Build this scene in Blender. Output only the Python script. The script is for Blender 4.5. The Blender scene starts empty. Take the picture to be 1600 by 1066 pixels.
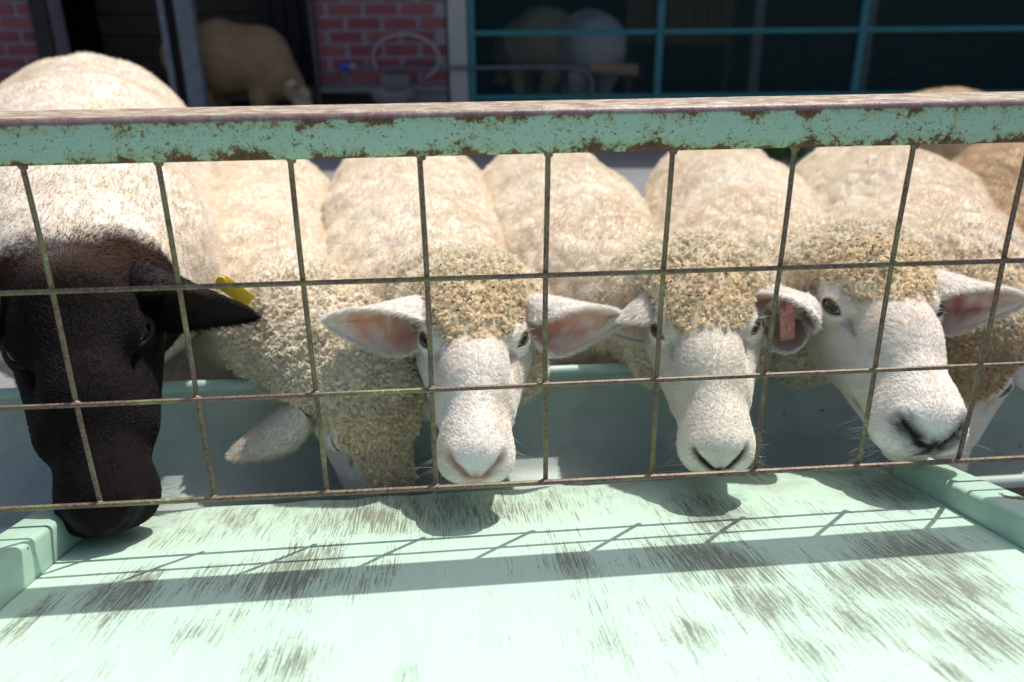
import bpy, math, random
import numpy as np
from mathutils import Vector, Matrix

rng = np.random.default_rng(7)
random.seed(7)
S = bpy.context.scene
COL = S.collection

# ------------------------------------------------------------------ camera
CAM = np.array([-0.09665, -0.80444, 0.9996])
F_PX = 1334.2
YAW, PITCH, ROLL = math.radians(4.347), math.radians(23.024), math.radians(-0.524)


def cam_basis():
    f = np.array([math.sin(YAW) * math.cos(PITCH), math.cos(YAW) * math.cos(PITCH), -math.sin(PITCH)])
    r = np.array([math.cos(YAW), -math.sin(YAW), 0.0])
    u = np.cross(r, f)
    return (r * math.cos(ROLL) + u * math.sin(ROLL), -r * math.sin(ROLL) + u * math.cos(ROLL), f)


CR, CU, CF = cam_basis()
cam = bpy.data.cameras.new('camera')
cam_o = bpy.data.objects.new('camera', cam)
COL.objects.link(cam_o)
cam.sensor_width = 36.0
cam.lens = F_PX * 36 / 1600
cam.clip_start = 0.02
cam.clip_end = 500
cam_o.matrix_world = Matrix(((CR[0], CU[0], -CF[0], CAM[0]), (CR[1], CU[1], -CF[1], CAM[1]),
                             (CR[2], CU[2], -CF[2], CAM[2]), (0, 0, 0, 1)))
cam.dof.use_dof = True
cam.dof.focus_distance = 0.93
cam.dof.aperture_fstop = 4.2
S.camera = cam_o

# ------------------------------------------------------------------ light
SUN = np.array([0.3137, 0.334, 1.0]); SUN /= np.linalg.norm(SUN)
ELEV = math.asin(SUN[2]); AZ = math.atan2(SUN[0], SUN[1])
w = bpy.data.worlds.new('World'); S.world = w; w.use_nodes = True
nt = w.node_tree; nt.nodes.clear()
sky = nt.nodes.new('ShaderNodeTexSky'); sky.sky_type = 'NISHITA'; sky.sun_disc = False
sky.sun_elevation = ELEV; sky.sun_rotation = AZ
sky.dust_density = 3.5; sky.ozone_density = 0.4
bg = nt.nodes.new('ShaderNodeBackground'); bg.inputs[1].default_value = 0.14
wo = nt.nodes.new('ShaderNodeOutputWorld')
nt.links.new(sky.outputs[0], bg.inputs[0]); nt.links.new(bg.outputs[0], wo.inputs[0])
sun = bpy.data.lights.new('sun', 'SUN'); sun.energy = 4.2; sun.angle = math.radians(0.53); sun.color = (1.0, 0.955, 0.895)
sun_o = bpy.data.objects.new('sun', sun); COL.objects.link(sun_o)
sun_o.rotation_euler = Vector(SUN).to_track_quat('Z', 'Y').to_euler()
sun_o.location = (2, 2, 6)
S.view_settings.view_transform = 'Standard'
S.view_settings.look = 'None'
S.view_settings.exposure = 0.02
S.view_settings.gamma = 1.0
try:
    S.view_settings.use_curve_mapping = False
except Exception:
    pass


def at(px, py, y):
    """point on the vertical plane Y = y seen at a photograph pixel"""
    d = CF + (px - 800) / F_PX * CR - (py - 533) / F_PX * CU
    return CAM + d * (y - CAM[1]) / d[1]


# ------------------------------------------------------------------ material helpers
def mat(name):
    m = bpy.data.materials.new(name); m.use_nodes = True
    nt = m.node_tree
    return m, nt, nt.nodes['Principled BSDF']


def N(nt, typ, **kw):
    n = nt.nodes.new(typ)
    for k, v in kw.items():
        if k.startswith('i_'):
            n.inputs[k[2:].replace('_', ' ')].default_value = v
        else:
            setattr(n, k, v)
    return n


def tex_coord(nt, scale=(1, 1, 1)):
    tc = N(nt, 'ShaderNodeTexCoord'); mp = N(nt, 'ShaderNodeMapping')
    mp.inputs['Scale'].default_value = scale
    nt.links.new(tc.outputs['Object'], mp.inputs['Vector'])
    return mp.outputs[0]


def noise(nt, vec, scale, detail=4, rough=0.6, dist=0.0):
    n = N(nt, 'ShaderNodeTexNoise')
    n.inputs['Scale'].default_value = scale; n.inputs['Detail'].default_value = detail
    n.inputs['Roughness'].default_value = rough; n.inputs['Distortion'].default_value = dist
    nt.links.new(vec, n.inputs['Vector'])
    return n.outputs[0]


def ramp(nt, fac, stops):
    r = N(nt, 'ShaderNodeValToRGB')
    e = r.color_ramp.elements
    while len(e) < len(stops):
        e.new(0.5)
    for el, (p, c) in zip(e, stops):
        el.position = p
        el.color = (c, c, c, 1) if not hasattr(c, '__len__') else tuple(c) + (1,)
    nt.links.new(fac, r.inputs[0])
    return r.outputs[0]


def mix(nt, fac, a, b):
    m = N(nt, 'ShaderNodeMix', data_type='RGBA')
    for i, v in ((0, fac), (6, a), (7, b)):
        if hasattr(v, 'is_output'):
            nt.links.new(v, m.inputs[i])
        else:
            m.inputs[i].default_value = v if i == 0 else tuple(v) + (1,)
    return m.outputs[2]


def math_n(nt, op, a, b=0.0):
    m = N(nt, 'ShaderNodeMath', operation=op)
    for i, v in ((0, a), (1, b)):
        if hasattr(v, 'is_output'):
            nt.links.new(v, m.inputs[i])
        else:
            m.inputs[i].default_value = v
    return m.outputs[0]


def bump(nt, b, h, strength=0.3, dist=0.002):
    n = N(nt, 'ShaderNodeBump'); n.inputs['Strength'].default_value = strength
    n.inputs['Distance'].default_value = dist
    nt.links.new(h, n.inputs['Height']); nt.links.new(n.outputs[0], b.inputs['Normal'])


def simple(name, col, rough=0.7, var=0.25, scale=14, metal=0.0, bmp=0.0):
    m, nt, b = mat(name)
    v = tex_coord(nt)
    f = noise(nt, v, scale, 6, 0.65)
    c = ramp(nt, f, [(0.25, [x * (1 - var) for x in col]), (0.75, [min(1, x * (1 + var)) for x in col])])
    nt.links.new(c, b.inputs['Base Color'])
    b.inputs['Roughness'].default_value = rough; b.inputs['Metallic'].default_value = metal
    if bmp:
        bump(nt, b, f, bmp)
    return m


def sep(nt, vec):
    s = N(nt, 'ShaderNodeSeparateXYZ'); nt.links.new(vec, s.inputs[0]); return s.outputs


MINT = (0.385, 0.545, 0.45)


def rusty_paint(name, zlo, zhi, amount=1.0, top_wear=True):
    """mint paint with rust that starts along the edges of the profile"""
    m, nt, b = mat(name)
    v = tex_coord(nt)
    x, y, z = sep(nt, v)
    big = noise(nt, v, 34, 6, 0.7, 0.5)
    fine = noise(nt, v, 150, 5, 0.75, 0.4)
    speck = noise(nt, tex_coord(nt, (1, 1, 1.3)), 260, 3, 0.6, 1.2)
    # nearness to the lower and upper edges of the front face
    zn = math_n(nt, 'DIVIDE', math_n(nt, 'SUBTRACT', z, zlo), zhi - zlo)
    lo = math_n(nt, 'SUBTRACT', 1.0, math_n(nt, 'MULTIPLY', zn, 2.5))
    hi = math_n(nt, 'MULTIPLY', math_n(nt, 'SUBTRACT', zn, 0.56), 2.4)
    edge = math_n(nt, 'MAXIMUM', math_n(nt, 'MAXIMUM', lo, hi), 0.0)
    s = math_n(nt, 'ADD', math_n(nt, 'MULTIPLY', edge, 0.20 * amount), math_n(nt, 'MULTIPLY', big, 0.80))
    s = math_n(nt, 'ADD', s, math_n(nt, 'MULTIPLY', fine, 0.42))
    rust = ramp(nt, s, [(0.735, 0.0), (0.785, 1.0)])
    sp = ramp(nt, math_n(nt, 'ADD', math_n(nt, 'MULTIPLY', speck, 0.8), math_n(nt, 'MULTIPLY', big, 0.25)),
              [(0.60, 0.0), (0.64, 0.9)])
    rust = math_n(nt, 'MAXIMUM', rust, sp)
    halo = ramp(nt, s, [(0.64, 0.0), (0.755, 0.7)])
    paint = ramp(nt, big, [(0.3, (MINT[0] * 0.86, MINT[1] * 0.93, MINT[2] * 0.88)), (0.7, MINT)])
    c = mix(nt, halo, paint, (0.30, 0.36, 0.14))
    rc = ramp(nt, fine, [(0.35, (0.045, 0.024, 0.018)), (0.55, (0.13, 0.058, 0.03)), (0.7, (0.24, 0.12, 0.055))])
    c = mix(nt, rust, c, rc)
    rough = mix(nt, rust, (0.42,) * 3, (0.8,) * 3)
    if top_wear:
        g = N(nt, 'ShaderNodeNewGeometry'); nx, ny, nz = sep(nt, g.outputs['Normal'])
        scr = noise(nt, tex_coord(nt, (0.18, 1, 1)), 210, 5, 0.7, 0.8)
        tc = ramp(nt, scr, [(0.38, (0.14, 0.08, 0.06)), (0.50, (0.32, 0.215, 0.15)), (0.58, (0.50, 0.46, 0.34)), (0.72, (0.46, 0.57, 0.46))])
        t = ramp(nt, nz, [(0.86, 0.0), (0.97, 1.0)])
        round_ = ramp(nt, nz, [(0.12, 0.0), (0.3, 1.0), (0.86, 1.0), (0.95, 0.0)])
        rm = math_n(nt, 'MULTIPLY', round_, ramp(nt, math_n(nt, 'ADD', math_n(nt, 'MULTIPLY', fine, 0.5), math_n(nt, 'MULTIPLY', big, 0.5)), [(0.36, 0.35), (0.48, 1.0)]))
        worn = ramp(nt, fine, [(0.35, (0.10, 0.055, 0.055)), (0.6, (0.24, 0.15, 0.15))])
        c = mix(nt, rm, c, worn)
        rough = mix(nt, rm, rough, (0.34,) * 3)
        c = mix(nt, t, c, tc)
        rough = mix(nt, t, rough, (0.6,) * 3)
    nt.links.new(c, b.inputs['Base Color'])
    nt.links.new(rough, b.inputs['Roughness'])
    bump(nt, b, math_n(nt, 'SUBTRACT', fine, math_n(nt, 'MULTIPLY', rust, 0.25)), 0.5, 0.0012)
    return m


def wire_mat():
    m, nt, b = mat('rusty wire')
    v = tex_coord(nt)
    a = noise(nt, v, 16, 5, 0.7); f = noise(nt, v, 320, 4, 0.7)
    c = ramp(nt, f, [(0.34, (0.05, 0.032, 0.024)), (0.5, (0.15, 0.095, 0.07)), (0.66, (0.27, 0.18, 0.14))])
    g = ramp(nt, a, [(0.47, 0.0), (0.62, 0.8)])
    c = mix(nt, g, c, (0.22, 0.22, 0.085))
    g2 = ramp(nt, math_n(nt, 'ADD', math_n(nt, 'MULTIPLY', a, 0.6), math_n(nt, 'MULTIPLY', f, 0.4)), [(0.60, 0.0), (0.63, 1.0)])
    c = mix(nt, g2, c, (0.30, 0.48, 0.34))
    nt.links.new(c, b.inputs['Base Color'])
    b.inputs['Roughness'].default_value = 0.5; b.inputs['Metallic'].default_value = 0.15
    bump(nt, b, f, 0.5, 0.0008)
    return m


WEAR = [(190, 930, 90, 45, 1.0), (330, 905, 90, 40, 0.8), (480, 890, 75, 45, 1.15), (590, 890, 50, 45, 0.9), (600, 810, 110, 35, 0.8),
        (850, 790, 150, 30, 0.75), (1060, 870, 55, 55, 0.95), (1150, 885, 75, 40, 1.15), (1180, 940, 80, 45, 0.95), (1090, 985, 50, 35, 0.8), (1330, 905, 70, 45, 1.0),
        (1450, 870, 110, 40, 0.9), (1490, 920, 110, 40, 0.9), (1350, 970, 80, 50, 0.75), (1530, 1000, 90, 60, 0.85), (1250, 1010, 45, 45, 0.6), (890, 880, 40, 25, 0.7),
        (460, 1040, 70, 40, 0.8), (320, 990, 60, 40, 0.6), (640, 1050, 30, 40, 0.7), (960, 1010, 30, 40, 0.55), (1130, 800, 120, 35, 0.8), (1390, 770, 60, 30, 0.7), (330, 820, 80, 40, 0.6), (50, 960, 30, 50, 0.7)]


def on_board(px, py):
    d = CF + (px - 800) / F_PX * CR - (py - 533) / F_PX * CU
    t = (0.4276 - 0.27 * CAM[1] + 0.0107 * CAM[0] - CAM[2]) / (d[2] + 0.27 * d[1] - 0.0107 * d[0])
    return CAM + d * t


def board_mat():
    m, nt, b = mat('worn mint board paint')
    v = tex_coord(nt)
    x, y, z = sep(nt, v)
    vs = tex_coord(nt, (1.0, 0.024, 0.0))
    vt = tex_coord(nt, (1.0, 0.03, 0.0))
    streak = noise(nt, vs, 900, 2, 0.6)
    streak2 = noise(nt, vt, 460, 4, 0.65, 0.05)
    patch = noise(nt, tex_coord(nt, (1.0, 0.4, 0.0)), 8.5, 4, 0.6, 0.4)
    patch2 = noise(nt, tex_coord(nt, (1.0, 0.16, 0.0)), 42, 4, 0.6, 0.15)
    blobs = None
    for (px, py, hw, hh, wt) in WEAR:
        c0 = on_board(px, py); c1 = on_board(px + hw, py); c2 = on_board(px, py + hh)
        sx, sy = 1 / abs(c1[0] - c0[0]), 1 / abs(c2[1] - c0[1])
        dx = math_n(nt, 'MULTIPLY', math_n(nt, 'SUBTRACT', x, c0[0]), sx); dy = math_n(nt, 'MULTIPLY', math_n(nt, 'SUBTRACT', y, c0[1]), sy)
        r2 = math_n(nt, 'ADD', math_n(nt, 'MULTIPLY', dx, dx), math_n(nt, 'MULTIPLY', dy, dy))
        g = math_n(nt, 'MULTIPLY', math_n(nt, 'EXPONENT', math_n(nt, 'MULTIPLY', r2, -1.0)), wt)
        blobs = g if blobs is None else math_n(nt, 'MAXIMUM', blobs, g)
    pm = math_n(nt, 'ADD', math_n(nt, 'MULTIPLY', blobs, 0.58), math_n(nt, 'MULTIPLY', math_n(nt, 'SUBTRACT', patch, 0.5), 1.2))
    pm = math_n(nt, 'ADD', pm, math_n(nt, 'MULTIPLY', math_n(nt, 'SUBTRACT', patch2, 0.5), 0.9))
    s01 = ramp(nt, streak, [(0.40, 0.0), (0.62, 1.0)]); s02 = ramp(nt, streak2, [(0.38, 0.0), (0.62, 1.0)])
    gate = N(nt, 'ShaderNodeMapRange'); gate.inputs[1].default_value = -0.04; gate.inputs[2].default_value = 0.62
    nt.links.new(pm, gate.inputs[0])
    brk = noise(nt, tex_coord(nt, (1.0, 0.5, 0.0)), 420, 3, 0.7)
    sv = math_n(nt, 'ADD', math_n(nt, 'MULTIPLY', s01, 0.55), math_n(nt, 'MULTIPLY', s02, 0.45))
    sv = math_n(nt, 'ADD', sv, math_n(nt, 'MULTIPLY', math_n(nt, 'SUBTRACT', brk, 0.5), 0.9))
    mr = N(nt, 'ShaderNodeMapRange'); mr.inputs[1].default_value = 0.90; mr.inputs[2].default_value = 1.14
    nt.links.new(math_n(nt, 'ADD', sv, math_n(nt, 'MULTIPLY', gate.outputs[0], 0.72)), mr.inputs[0])
    soft = N(nt, 'ShaderNodeMapRange'); soft.inputs[1].default_value = 0.50; soft.inputs[2].default_value = 1.3
    nt.links.new(math_n(nt, 'ADD', math_n(nt, 'MULTIPLY', sv, 0.5), gate.outputs[0]), soft.inputs[0])
    # feed and hooves rub the lower end: soft grey-brown bloom towards the trough
    bl = N(nt, 'ShaderNodeMapRange'); bl.inputs[1].default_value = -0.02; bl.inputs[2].default_value = 0.12
    nt.links.new(y, bl.inputs[0])
    cloud = noise(nt, tex_coord(nt, (1, 0.8, 1)), 22, 6, 0.7, 0.5)
    bloom = math_n(nt, 'MULTIPLY', bl.outputs[0], ramp(nt, cloud, [(0.42, 0.0), (0.62, 0.55)]))
    paint = ramp(nt, patch2, [(0.3, (0.44, 0.625, 0.50)), (0.7, (0.49, 0.665, 0.545))])
    c = mix(nt, math_n(nt, 'MULTIPLY', soft.outputs[0], 0.55), paint, (0.33, 0.36, 0.26))
    c = mix(nt, bloom, c, (0.34, 0.34, 0.25))
    c = mix(nt, math_n(nt, 'MULTIPLY', mr.outputs[0], 0.76), c, (0.115, 0.122, 0.09))
    nt.links.new(c, b.inputs['Base Color'])
    b.inputs['Roughness'].default_value = 0.62
    b.inputs['Specular IOR Level'].default_value = 0.3
    bump(nt, b, math_n(nt, 'SUBTRACT', streak, mr.outputs[0]), 0.25, 0.0008)
    return m


def strip_mat():
    m, nt, b = mat('mint painted timber')
    v = tex_coord(nt)
    a = noise(nt, v, 30, 5, 0.7, 0.4); f = noise(nt, tex_coord(nt, (1, 0.1, 1)), 240, 4, 0.6)
    c = ramp(nt, a, [(0.3, (0.37, 0.56, 0.43)), (0.7, (0.43, 0.62, 0.50))])
    chip = ramp(nt, a, [(0.635, 0.0), (0.655, 1.0)])
    c = mix(nt, chip, c, (0.17, 0.08, 0.045))
    nt.links.new(c, b.inputs['Base Color']); b.inputs['Roughness'].default_value = 0.45
    bump(nt, b, f, 0.3, 0.0012)
    return m


def trough_mat():
    m, nt, b = mat('scuffed grey green trough')
    v = tex_coord(nt)
    a = noise(nt, v, 12, 7, 0.7, 0.3); f = noise(nt, v, 160, 5, 0.75)
    c = ramp(nt, a, [(0.3, (0.28, 0.345, 0.315)), (0.52, (0.36, 0.425, 0.39)), (0.75, (0.43, 0.49, 0.455))])
    c = mix(nt, ramp(nt, f, [(0.56, 0.0), (0.7, 0.3)]), c, (0.5, 0.56, 0.53))
    spots = ramp(nt, noise(nt, v, 45, 2, 0.4), [(0.73, 0.0), (0.75, 0.8)])
    c = mix(nt, spots, c, (0.07, 0.05, 0.04))
    nt.links.new(c, b.inputs['Base Color']); b.inputs['Roughness'].default_value = 0.42
    bump(nt, b, f, 0.25, 0.0008)
    return m


def attr_mat(name, rough=0.85, spec=0.2, bumps=0.0, sheen=0.0, transl=0.0):
    m, nt, b = mat(name)
    a = N(nt, 'ShaderNodeAttribute', attribute_name='col')
    nt.links.new(a.outputs['Color'], b.inputs['Base Color'])
    b.inputs['Roughness'].default_value = rough
    b.inputs['Specular IOR Level'].default_value = spec
    if bumps:
        f = noise(nt, tex_coord(nt), 420, 4, 0.7)
        bump(nt, b, f, bumps, 0.002)
    if transl:
        t = N(nt, 'ShaderNodeBsdfTranslucent'); nt.links.new(a.outputs['Color'], t.inputs[0])
        mx = N(nt, 'ShaderNodeMixShader'); mx.inputs[0].default_value = transl
        out = nt.nodes['Material Output']
        nt.links.new(b.outputs[0], mx.inputs[1]); nt.links.new(t.outputs[0], mx.inputs[2])
        nt.links.new(mx.outputs[0], out.inputs[0])
    return m


M = {}
M['rail'] = rusty_paint('flaking mint rail', 0.0, 0.042)
M['wire'] = wire_mat()
M['board'] = board_mat()
M['strip'] = strip_mat()
M['trough'] = trough_mat()
M['rim'] = simple('mint rim paint', (0.38, 0.54, 0.48), 0.45, 0.2, 30)
M['skin'] = attr_mat('sheep skin', 0.8, 0.25, 0.35)
M['dark_skin'] = attr_mat('dark sheep skin', 0.7, 0.04, 0.35)
M['wool'] = attr_mat('wool fibres', 0.75, 0.15, transl=0.25)
M['hair'] = attr_mat('short face hair', 0.55, 0.25, transl=0.2)
M['black'] = attr_mat('glossy dark hair', 0.42, 0.16)
M['wet'] = attr_mat('wet eye', 0.04, 0.6)
M['ear'] = attr_mat('ear skin', 0.7, 0.25, 0.2, transl=0.25)
M['concrete'] = simple('yard concrete', (0.20, 0.20, 0.205), 0.9, 0.16, 5, bmp=0.3)
M['mortar'] = simple('pale mortar', (0.24, 0.205, 0.25), 0.9, 0.15, 20)
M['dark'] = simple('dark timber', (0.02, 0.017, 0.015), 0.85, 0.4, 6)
M['plinth'] = simple('grey plinth', (0.13, 0.13, 0.135), 0.85, 0.25, 6)
M['teal'] = simple('teal frame paint', (0.003, 0.125, 0.15), 0.5, 0.2, 12)
M['net'] = simple('netting wire', (0.008, 0.12, 0.13), 0.5, 0.1, 10)
M['steel'] = simple('galvanised steel', (0.10, 0.125, 0.15), 0.55, 0.35, 12)
M['pillar'] = simple('pale render', (0.30, 0.31, 0.30), 0.8, 0.1, 8)
M['hose'] = simple('pale hose', (0.22, 0.20, 0.23), 0.5, 0.1, 10)
M['pipe'] = simple('grey pipe', (0.08, 0.08, 0.11), 0.5, 0.1, 10)
M['blue'] = simple('blue tap handle', (0.01, 0.05, 0.45), 0.35, 0.05, 10)
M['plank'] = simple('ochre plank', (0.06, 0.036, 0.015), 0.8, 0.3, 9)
M['log'] = simple('fresh log', (0.24, 0.15, 0.09), 0.8, 0.25, 20)
M['shade_roof'] = simple('roof sheet', (0.2, 0.2, 0.2), 0.7, 0.2, 6)
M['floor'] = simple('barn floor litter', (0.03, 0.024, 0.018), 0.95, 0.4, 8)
M['straw'] = simple('straw', (0.42, 0.33, 0.16), 0.8, 0.3, 30)
M['leaf'] = simple('weed leaf', (0.06, 0.13, 0.03), 0.6, 0.3, 40)
M['tag_y'] = simple('yellow tag plastic', (0.75, 0.50, 0.02), 0.4, 0.05, 10)
M['tag_p'] = simple('faded pink tag plastic', (0.48, 0.20, 0.16), 0.5, 0.6, 150)
M['seed'] = simple('dark hay bits', (0.035, 0.03, 0.02), 0.8, 0.4, 90)
M['inner'] = simple('dull inner post', (0.06, 0.065, 0.07), 0.7, 0.3, 10)
M['water'] = simple('dark basin', (0.16, 0.16, 0.19), 0.35, 0.2, 20)


# ------------------------------------------------------------------ object helpers
def tag(o, label=None, cat=None, group=None, kind=None):
    if label: o['label'] = label
    if cat: o['category'] = cat
    if group: o['group'] = group
    if kind: o['kind'] = kind
    return o


def empty(name, loc=(0, 0, 0), rz=0.0):
    o = bpy.data.objects.new(name, None); COL.objects.link(o)
    o.empty_display_size = 0.05
    o.location = tuple(loc); o.rotation_euler = (0, 0, rz)
    return o


def link(name, me, material, parent=None, loc=None, smooth=False):
    o = bpy.data.objects.new(name, me); COL.objects.link(o)
    if material is not None and len(me.materials) == 0:
        me.materials.append(material)
    if parent: o.parent = parent
    if loc is not None: o.location = tuple(loc)
    if smooth: me.shade_smooth()
    return o


class MB:
    def __init__(self):
        self.v = []; self.f = []

    def add(self, V, Fc):
        b = len(self.v); self.v += [tuple(p) for p in V]; self.f += [tuple(i + b for i in q) for q in Fc]
        return self

    def box(self, lo, hi, bev=0.0):
        (a, b, c), (d, e, f) = lo, hi
        if bev <= 0:
            return self.add([(a, b, c), (d, b, c), (d, e, c), (a, e, c), (a, b, f), (d, b, f), (d, e, f), (a, e, f)],
                            [(0, 3, 2, 1), (4, 5, 6, 7), (0, 1, 5, 4), (1, 2, 6, 5), (2, 3, 7, 6), (3, 0, 4, 7)])
        import bmesh
        bm = bmesh.new(); bmesh.ops.create_cube(bm, size=1)
        for q in bm.verts:
            q.co = ((a + d) / 2 + q.co.x * (d - a), (b + e) / 2 + q.co.y * (e - b), (c + f) / 2 + q.co.z * (f - c))
        bmesh.ops.bevel(bm, geom=list(bm.edges), offset=bev, segments=2, affect='EDGES', profile=0.6)
        bm.verts.index_update()
        self.add([q.co[:] for q in bm.verts], [[q.index for q in fc.verts] for fc in bm.faces]); bm.free()
        return self

    def tube(self, pts, r, n=8, cap=True):
        pts = [np.array(p, float) for p in pts]
        rr = r if hasattr(r, '__len__') else [r] * len(pts)
        V = []; ref = None
        for i, p in enumerate(pts):
            t = pts[min(i + 1, len(pts) - 1)] - pts[max(i - 1, 0)]; t /= np.linalg.norm(t)
            if ref is None:
                ref = np.cross(t, (0, 0, 1.0) if abs(t[2]) < 0.9 else (1.0, 0, 0))
            ref = ref - t * (ref @ t); ref /= np.linalg.norm(ref); b2 = np.cross(t, ref)
            for k in range(n):
                a = 2 * math.pi * k / n
                V.append(p + rr[i] * (math.cos(a) * ref + math.sin(a) * b2))
        Fc = []
        for i in range(len(pts) - 1):
            for k in range(n):
                k2 = (k + 1) % n
                Fc.append((i * n + k, i * n + k2, (i + 1) * n + k2, (i + 1) * n + k))
        if cap:
            Fc.append(tuple(range(n - 1, -1, -1))); Fc.append(tuple((len(pts) - 1) * n + k for k in range(n)))
        return self.add(V, Fc)

    def lathe(self, prof, c, n=24):
        V = []; Fc = []
        for (r, z) in prof:
            for k in range(n):
                a = 2 * math.pi * k / n; V.append((c[0] + r * math.cos(a), c[1] + r * math.sin(a), c[2] + z))
        for i in range(len(prof) - 1):
            for k in range(n):
                k2 = (k + 1) % n
                Fc.append((i * n + k, i * n + k2, (i + 1) * n + k2, (i + 1) * n + k))
        return self.add(V, Fc)

    def mesh(self, name):
        me = bpy.data.meshes.new(name); me.from_pydata(self.v, [], self.f); me.update()
        return me

    def build(self, name, material, parent=None, loc=None, smooth=False):
        if loc is not None:
            self.v = [tuple(np.array(p) - np.array(loc)) for p in self.v]
        o = link(name, self.mesh(name), material, parent, loc)
        if smooth:
            try:
                o.data.shade_auto_smooth(angle=math.radians(40))
            except Exception:
                o.data.shade_smooth()
                o.data.set_sharp_from_angle(angle=math.radians(40))
        return o


# ------------------------------------------------------------------ ground
g = MB(); g.add([(-60, -60, 0), (60, -60, 0), (60, 60, 0), (-60, 60, 0)], [(0, 1, 2, 3)])
tag(g.build('ground', M['concrete']), kind='structure')

# ------------------------------------------------------------------ barn
HD = np.array([math.sin(YAW), math.cos(YAW), 0.0])      # away from the yard
LT = np.array([HD[1], -HD[0], 0.0])
BD = 5.75
BORG = np.array([CAM[0], CAM[1], 0.0]) + HD * BD          # facade origin on the ground
BROT = -YAW
SC = BD / 5.0


def bz(z):
    return 1.0 - (1.0 - z) * SC


def local(parent, mb, name, material, **k):
    return mb.build(name, material, parent, **k)


barn = empty('barn', BORG, BROT)
tag(barn, 'dark shed with red brick piers and open bays behind the flock', 'barn')
EAVE = 2.05
# roof, back wall, end walls, litter floor
MB().box((-6.0, -0.16, EAVE), (6.0, 3.4, EAVE + 0.07)).build('shade_roof', M['shade_roof'], barn)  # unseen slab, added to shade the facade and keep the bays dark
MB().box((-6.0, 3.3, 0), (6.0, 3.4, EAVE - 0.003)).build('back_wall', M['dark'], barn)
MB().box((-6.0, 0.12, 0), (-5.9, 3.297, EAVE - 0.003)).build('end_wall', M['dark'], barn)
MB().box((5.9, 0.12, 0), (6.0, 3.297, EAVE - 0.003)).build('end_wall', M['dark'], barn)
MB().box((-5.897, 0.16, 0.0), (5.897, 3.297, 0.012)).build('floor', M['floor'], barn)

brick_meshes = []
for k in range(5):
    c = [(0.165, 0.042, 0.05), (0.19, 0.05, 0.056), (0.145, 0.038, 0.047), (0.205, 0.06, 0.063), (0.175, 0.046, 0.055)][k]
    bmt = simple('fired brick tone', c, 0.8, 0.22, 30, bmp=0.3)
    me = MB().box((-0.099, -0.014, -0.0295), (0.099, 0.014, 0.0295), 0.004).mesh('brick'); me.materials.append(bmt)
    brick_meshes.append(me)
hb = []
for k in range(5):
    me = MB().box((-0.044, -0.014, -0.0295), (0.044, 0.014, 0.0295), 0.004).mesh('brick'); me.materials.append(brick_meshes[k].materials[0])
    hb.append(me)


def brick_pier(x0, x1, z0):
    wall = MB().box((x0, 0.0, z0), (x1, 0.16, EAVE - 0.003)).build('brick_pier', M['mortar'], barn)
    z = z0 + 0.05; row = 0
    while z < EAVE - 0.05:
        x = x0 + (0.0 if row % 2 == 0 else -0.115) + 0.012
        while x < x1 - 0.04:
            a, b = max(x, x0 + 0.006), min(x + 0.198, x1 - 0.006)
            k = int(rng.integers(5))
            if b - a > 0.15:
                o = bpy.data.objects.new('brick', brick_meshes[k]); L = 0.198
            elif b - a > 0.05:
                o = bpy.data.objects.new('brick', hb[k]); L = 0.088
            else:
                x += 0.23; continue
            COL.objects.link(o); o.parent = wall
            o.location = ((a + b) / 2, -0.002 - float(rng.random()) * 0.002, z)
            o.scale = ((b - a) / L, 1, 1)
            x += 0.23
        z += 0.081; row += 1
    return wall


brick_pier(-1.26, -0.40, bz(0.452))
brick_pier(-3.55, -2.88, bz(0.40))
# plinth under the right pier and low kerb of the open bay
PZ = bz(0.452)
MB().box((-1.262, -0.06, PZ - 0.042), (-0.398, 0.165, PZ - 0.003), 0.006).build('sill', M['plinth'], barn)
MB().box((-1.25, 0.05, 0.0), (-0.41, 0.16, PZ - 0.045)).build('plinth', M['dark'], barn)
MB().box((-0.68, -0.055, 0.0), (-0.402, 0.047, PZ - 0.047), 0.006).build('concrete_block', M['plinth'], barn)
MB().box((-3.55, 0.02, 0.0), (-2.88, 0.16, bz(0.40) - 0.003)).build('plinth', M['dark'], barn)
MB().box((-2.877, 0.10, 0.26), (-1.268, 0.16, 0.35), 0.006).build('kerb_beam', M['plinth'], barn)
# boards at the back of the open bay: a lower rail wall of horizontal planks
for i in range(7):
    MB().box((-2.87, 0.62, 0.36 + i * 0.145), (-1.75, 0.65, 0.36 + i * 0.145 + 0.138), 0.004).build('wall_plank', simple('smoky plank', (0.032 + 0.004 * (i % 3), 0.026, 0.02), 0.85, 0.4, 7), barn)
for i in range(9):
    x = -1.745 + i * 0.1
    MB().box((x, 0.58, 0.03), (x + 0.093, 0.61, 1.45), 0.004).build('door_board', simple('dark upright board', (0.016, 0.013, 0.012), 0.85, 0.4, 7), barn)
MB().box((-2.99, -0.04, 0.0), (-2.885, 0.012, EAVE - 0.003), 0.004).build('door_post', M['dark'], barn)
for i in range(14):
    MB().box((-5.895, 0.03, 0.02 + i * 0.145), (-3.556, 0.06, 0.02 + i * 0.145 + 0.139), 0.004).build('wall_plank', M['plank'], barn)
# rainwater pipe in front of the brick pier edge
MB().tube([(-1.235, -0.05, 0.0), (-1.24, -0.05, EAVE - 0.01)], 0.024, 12).build('downpipe', simple('black pipe', (0.02, 0.02, 0.022), 0.4, 0.1), barn, smooth=True)
# pale rendered pillar at the edge of the caged bay
MB().box((-0.385, -0.05, 0.0), (-0.268, 0.16, EAVE - 0.003), 0.006).build('pillar', M['pillar'], barn)

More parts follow.
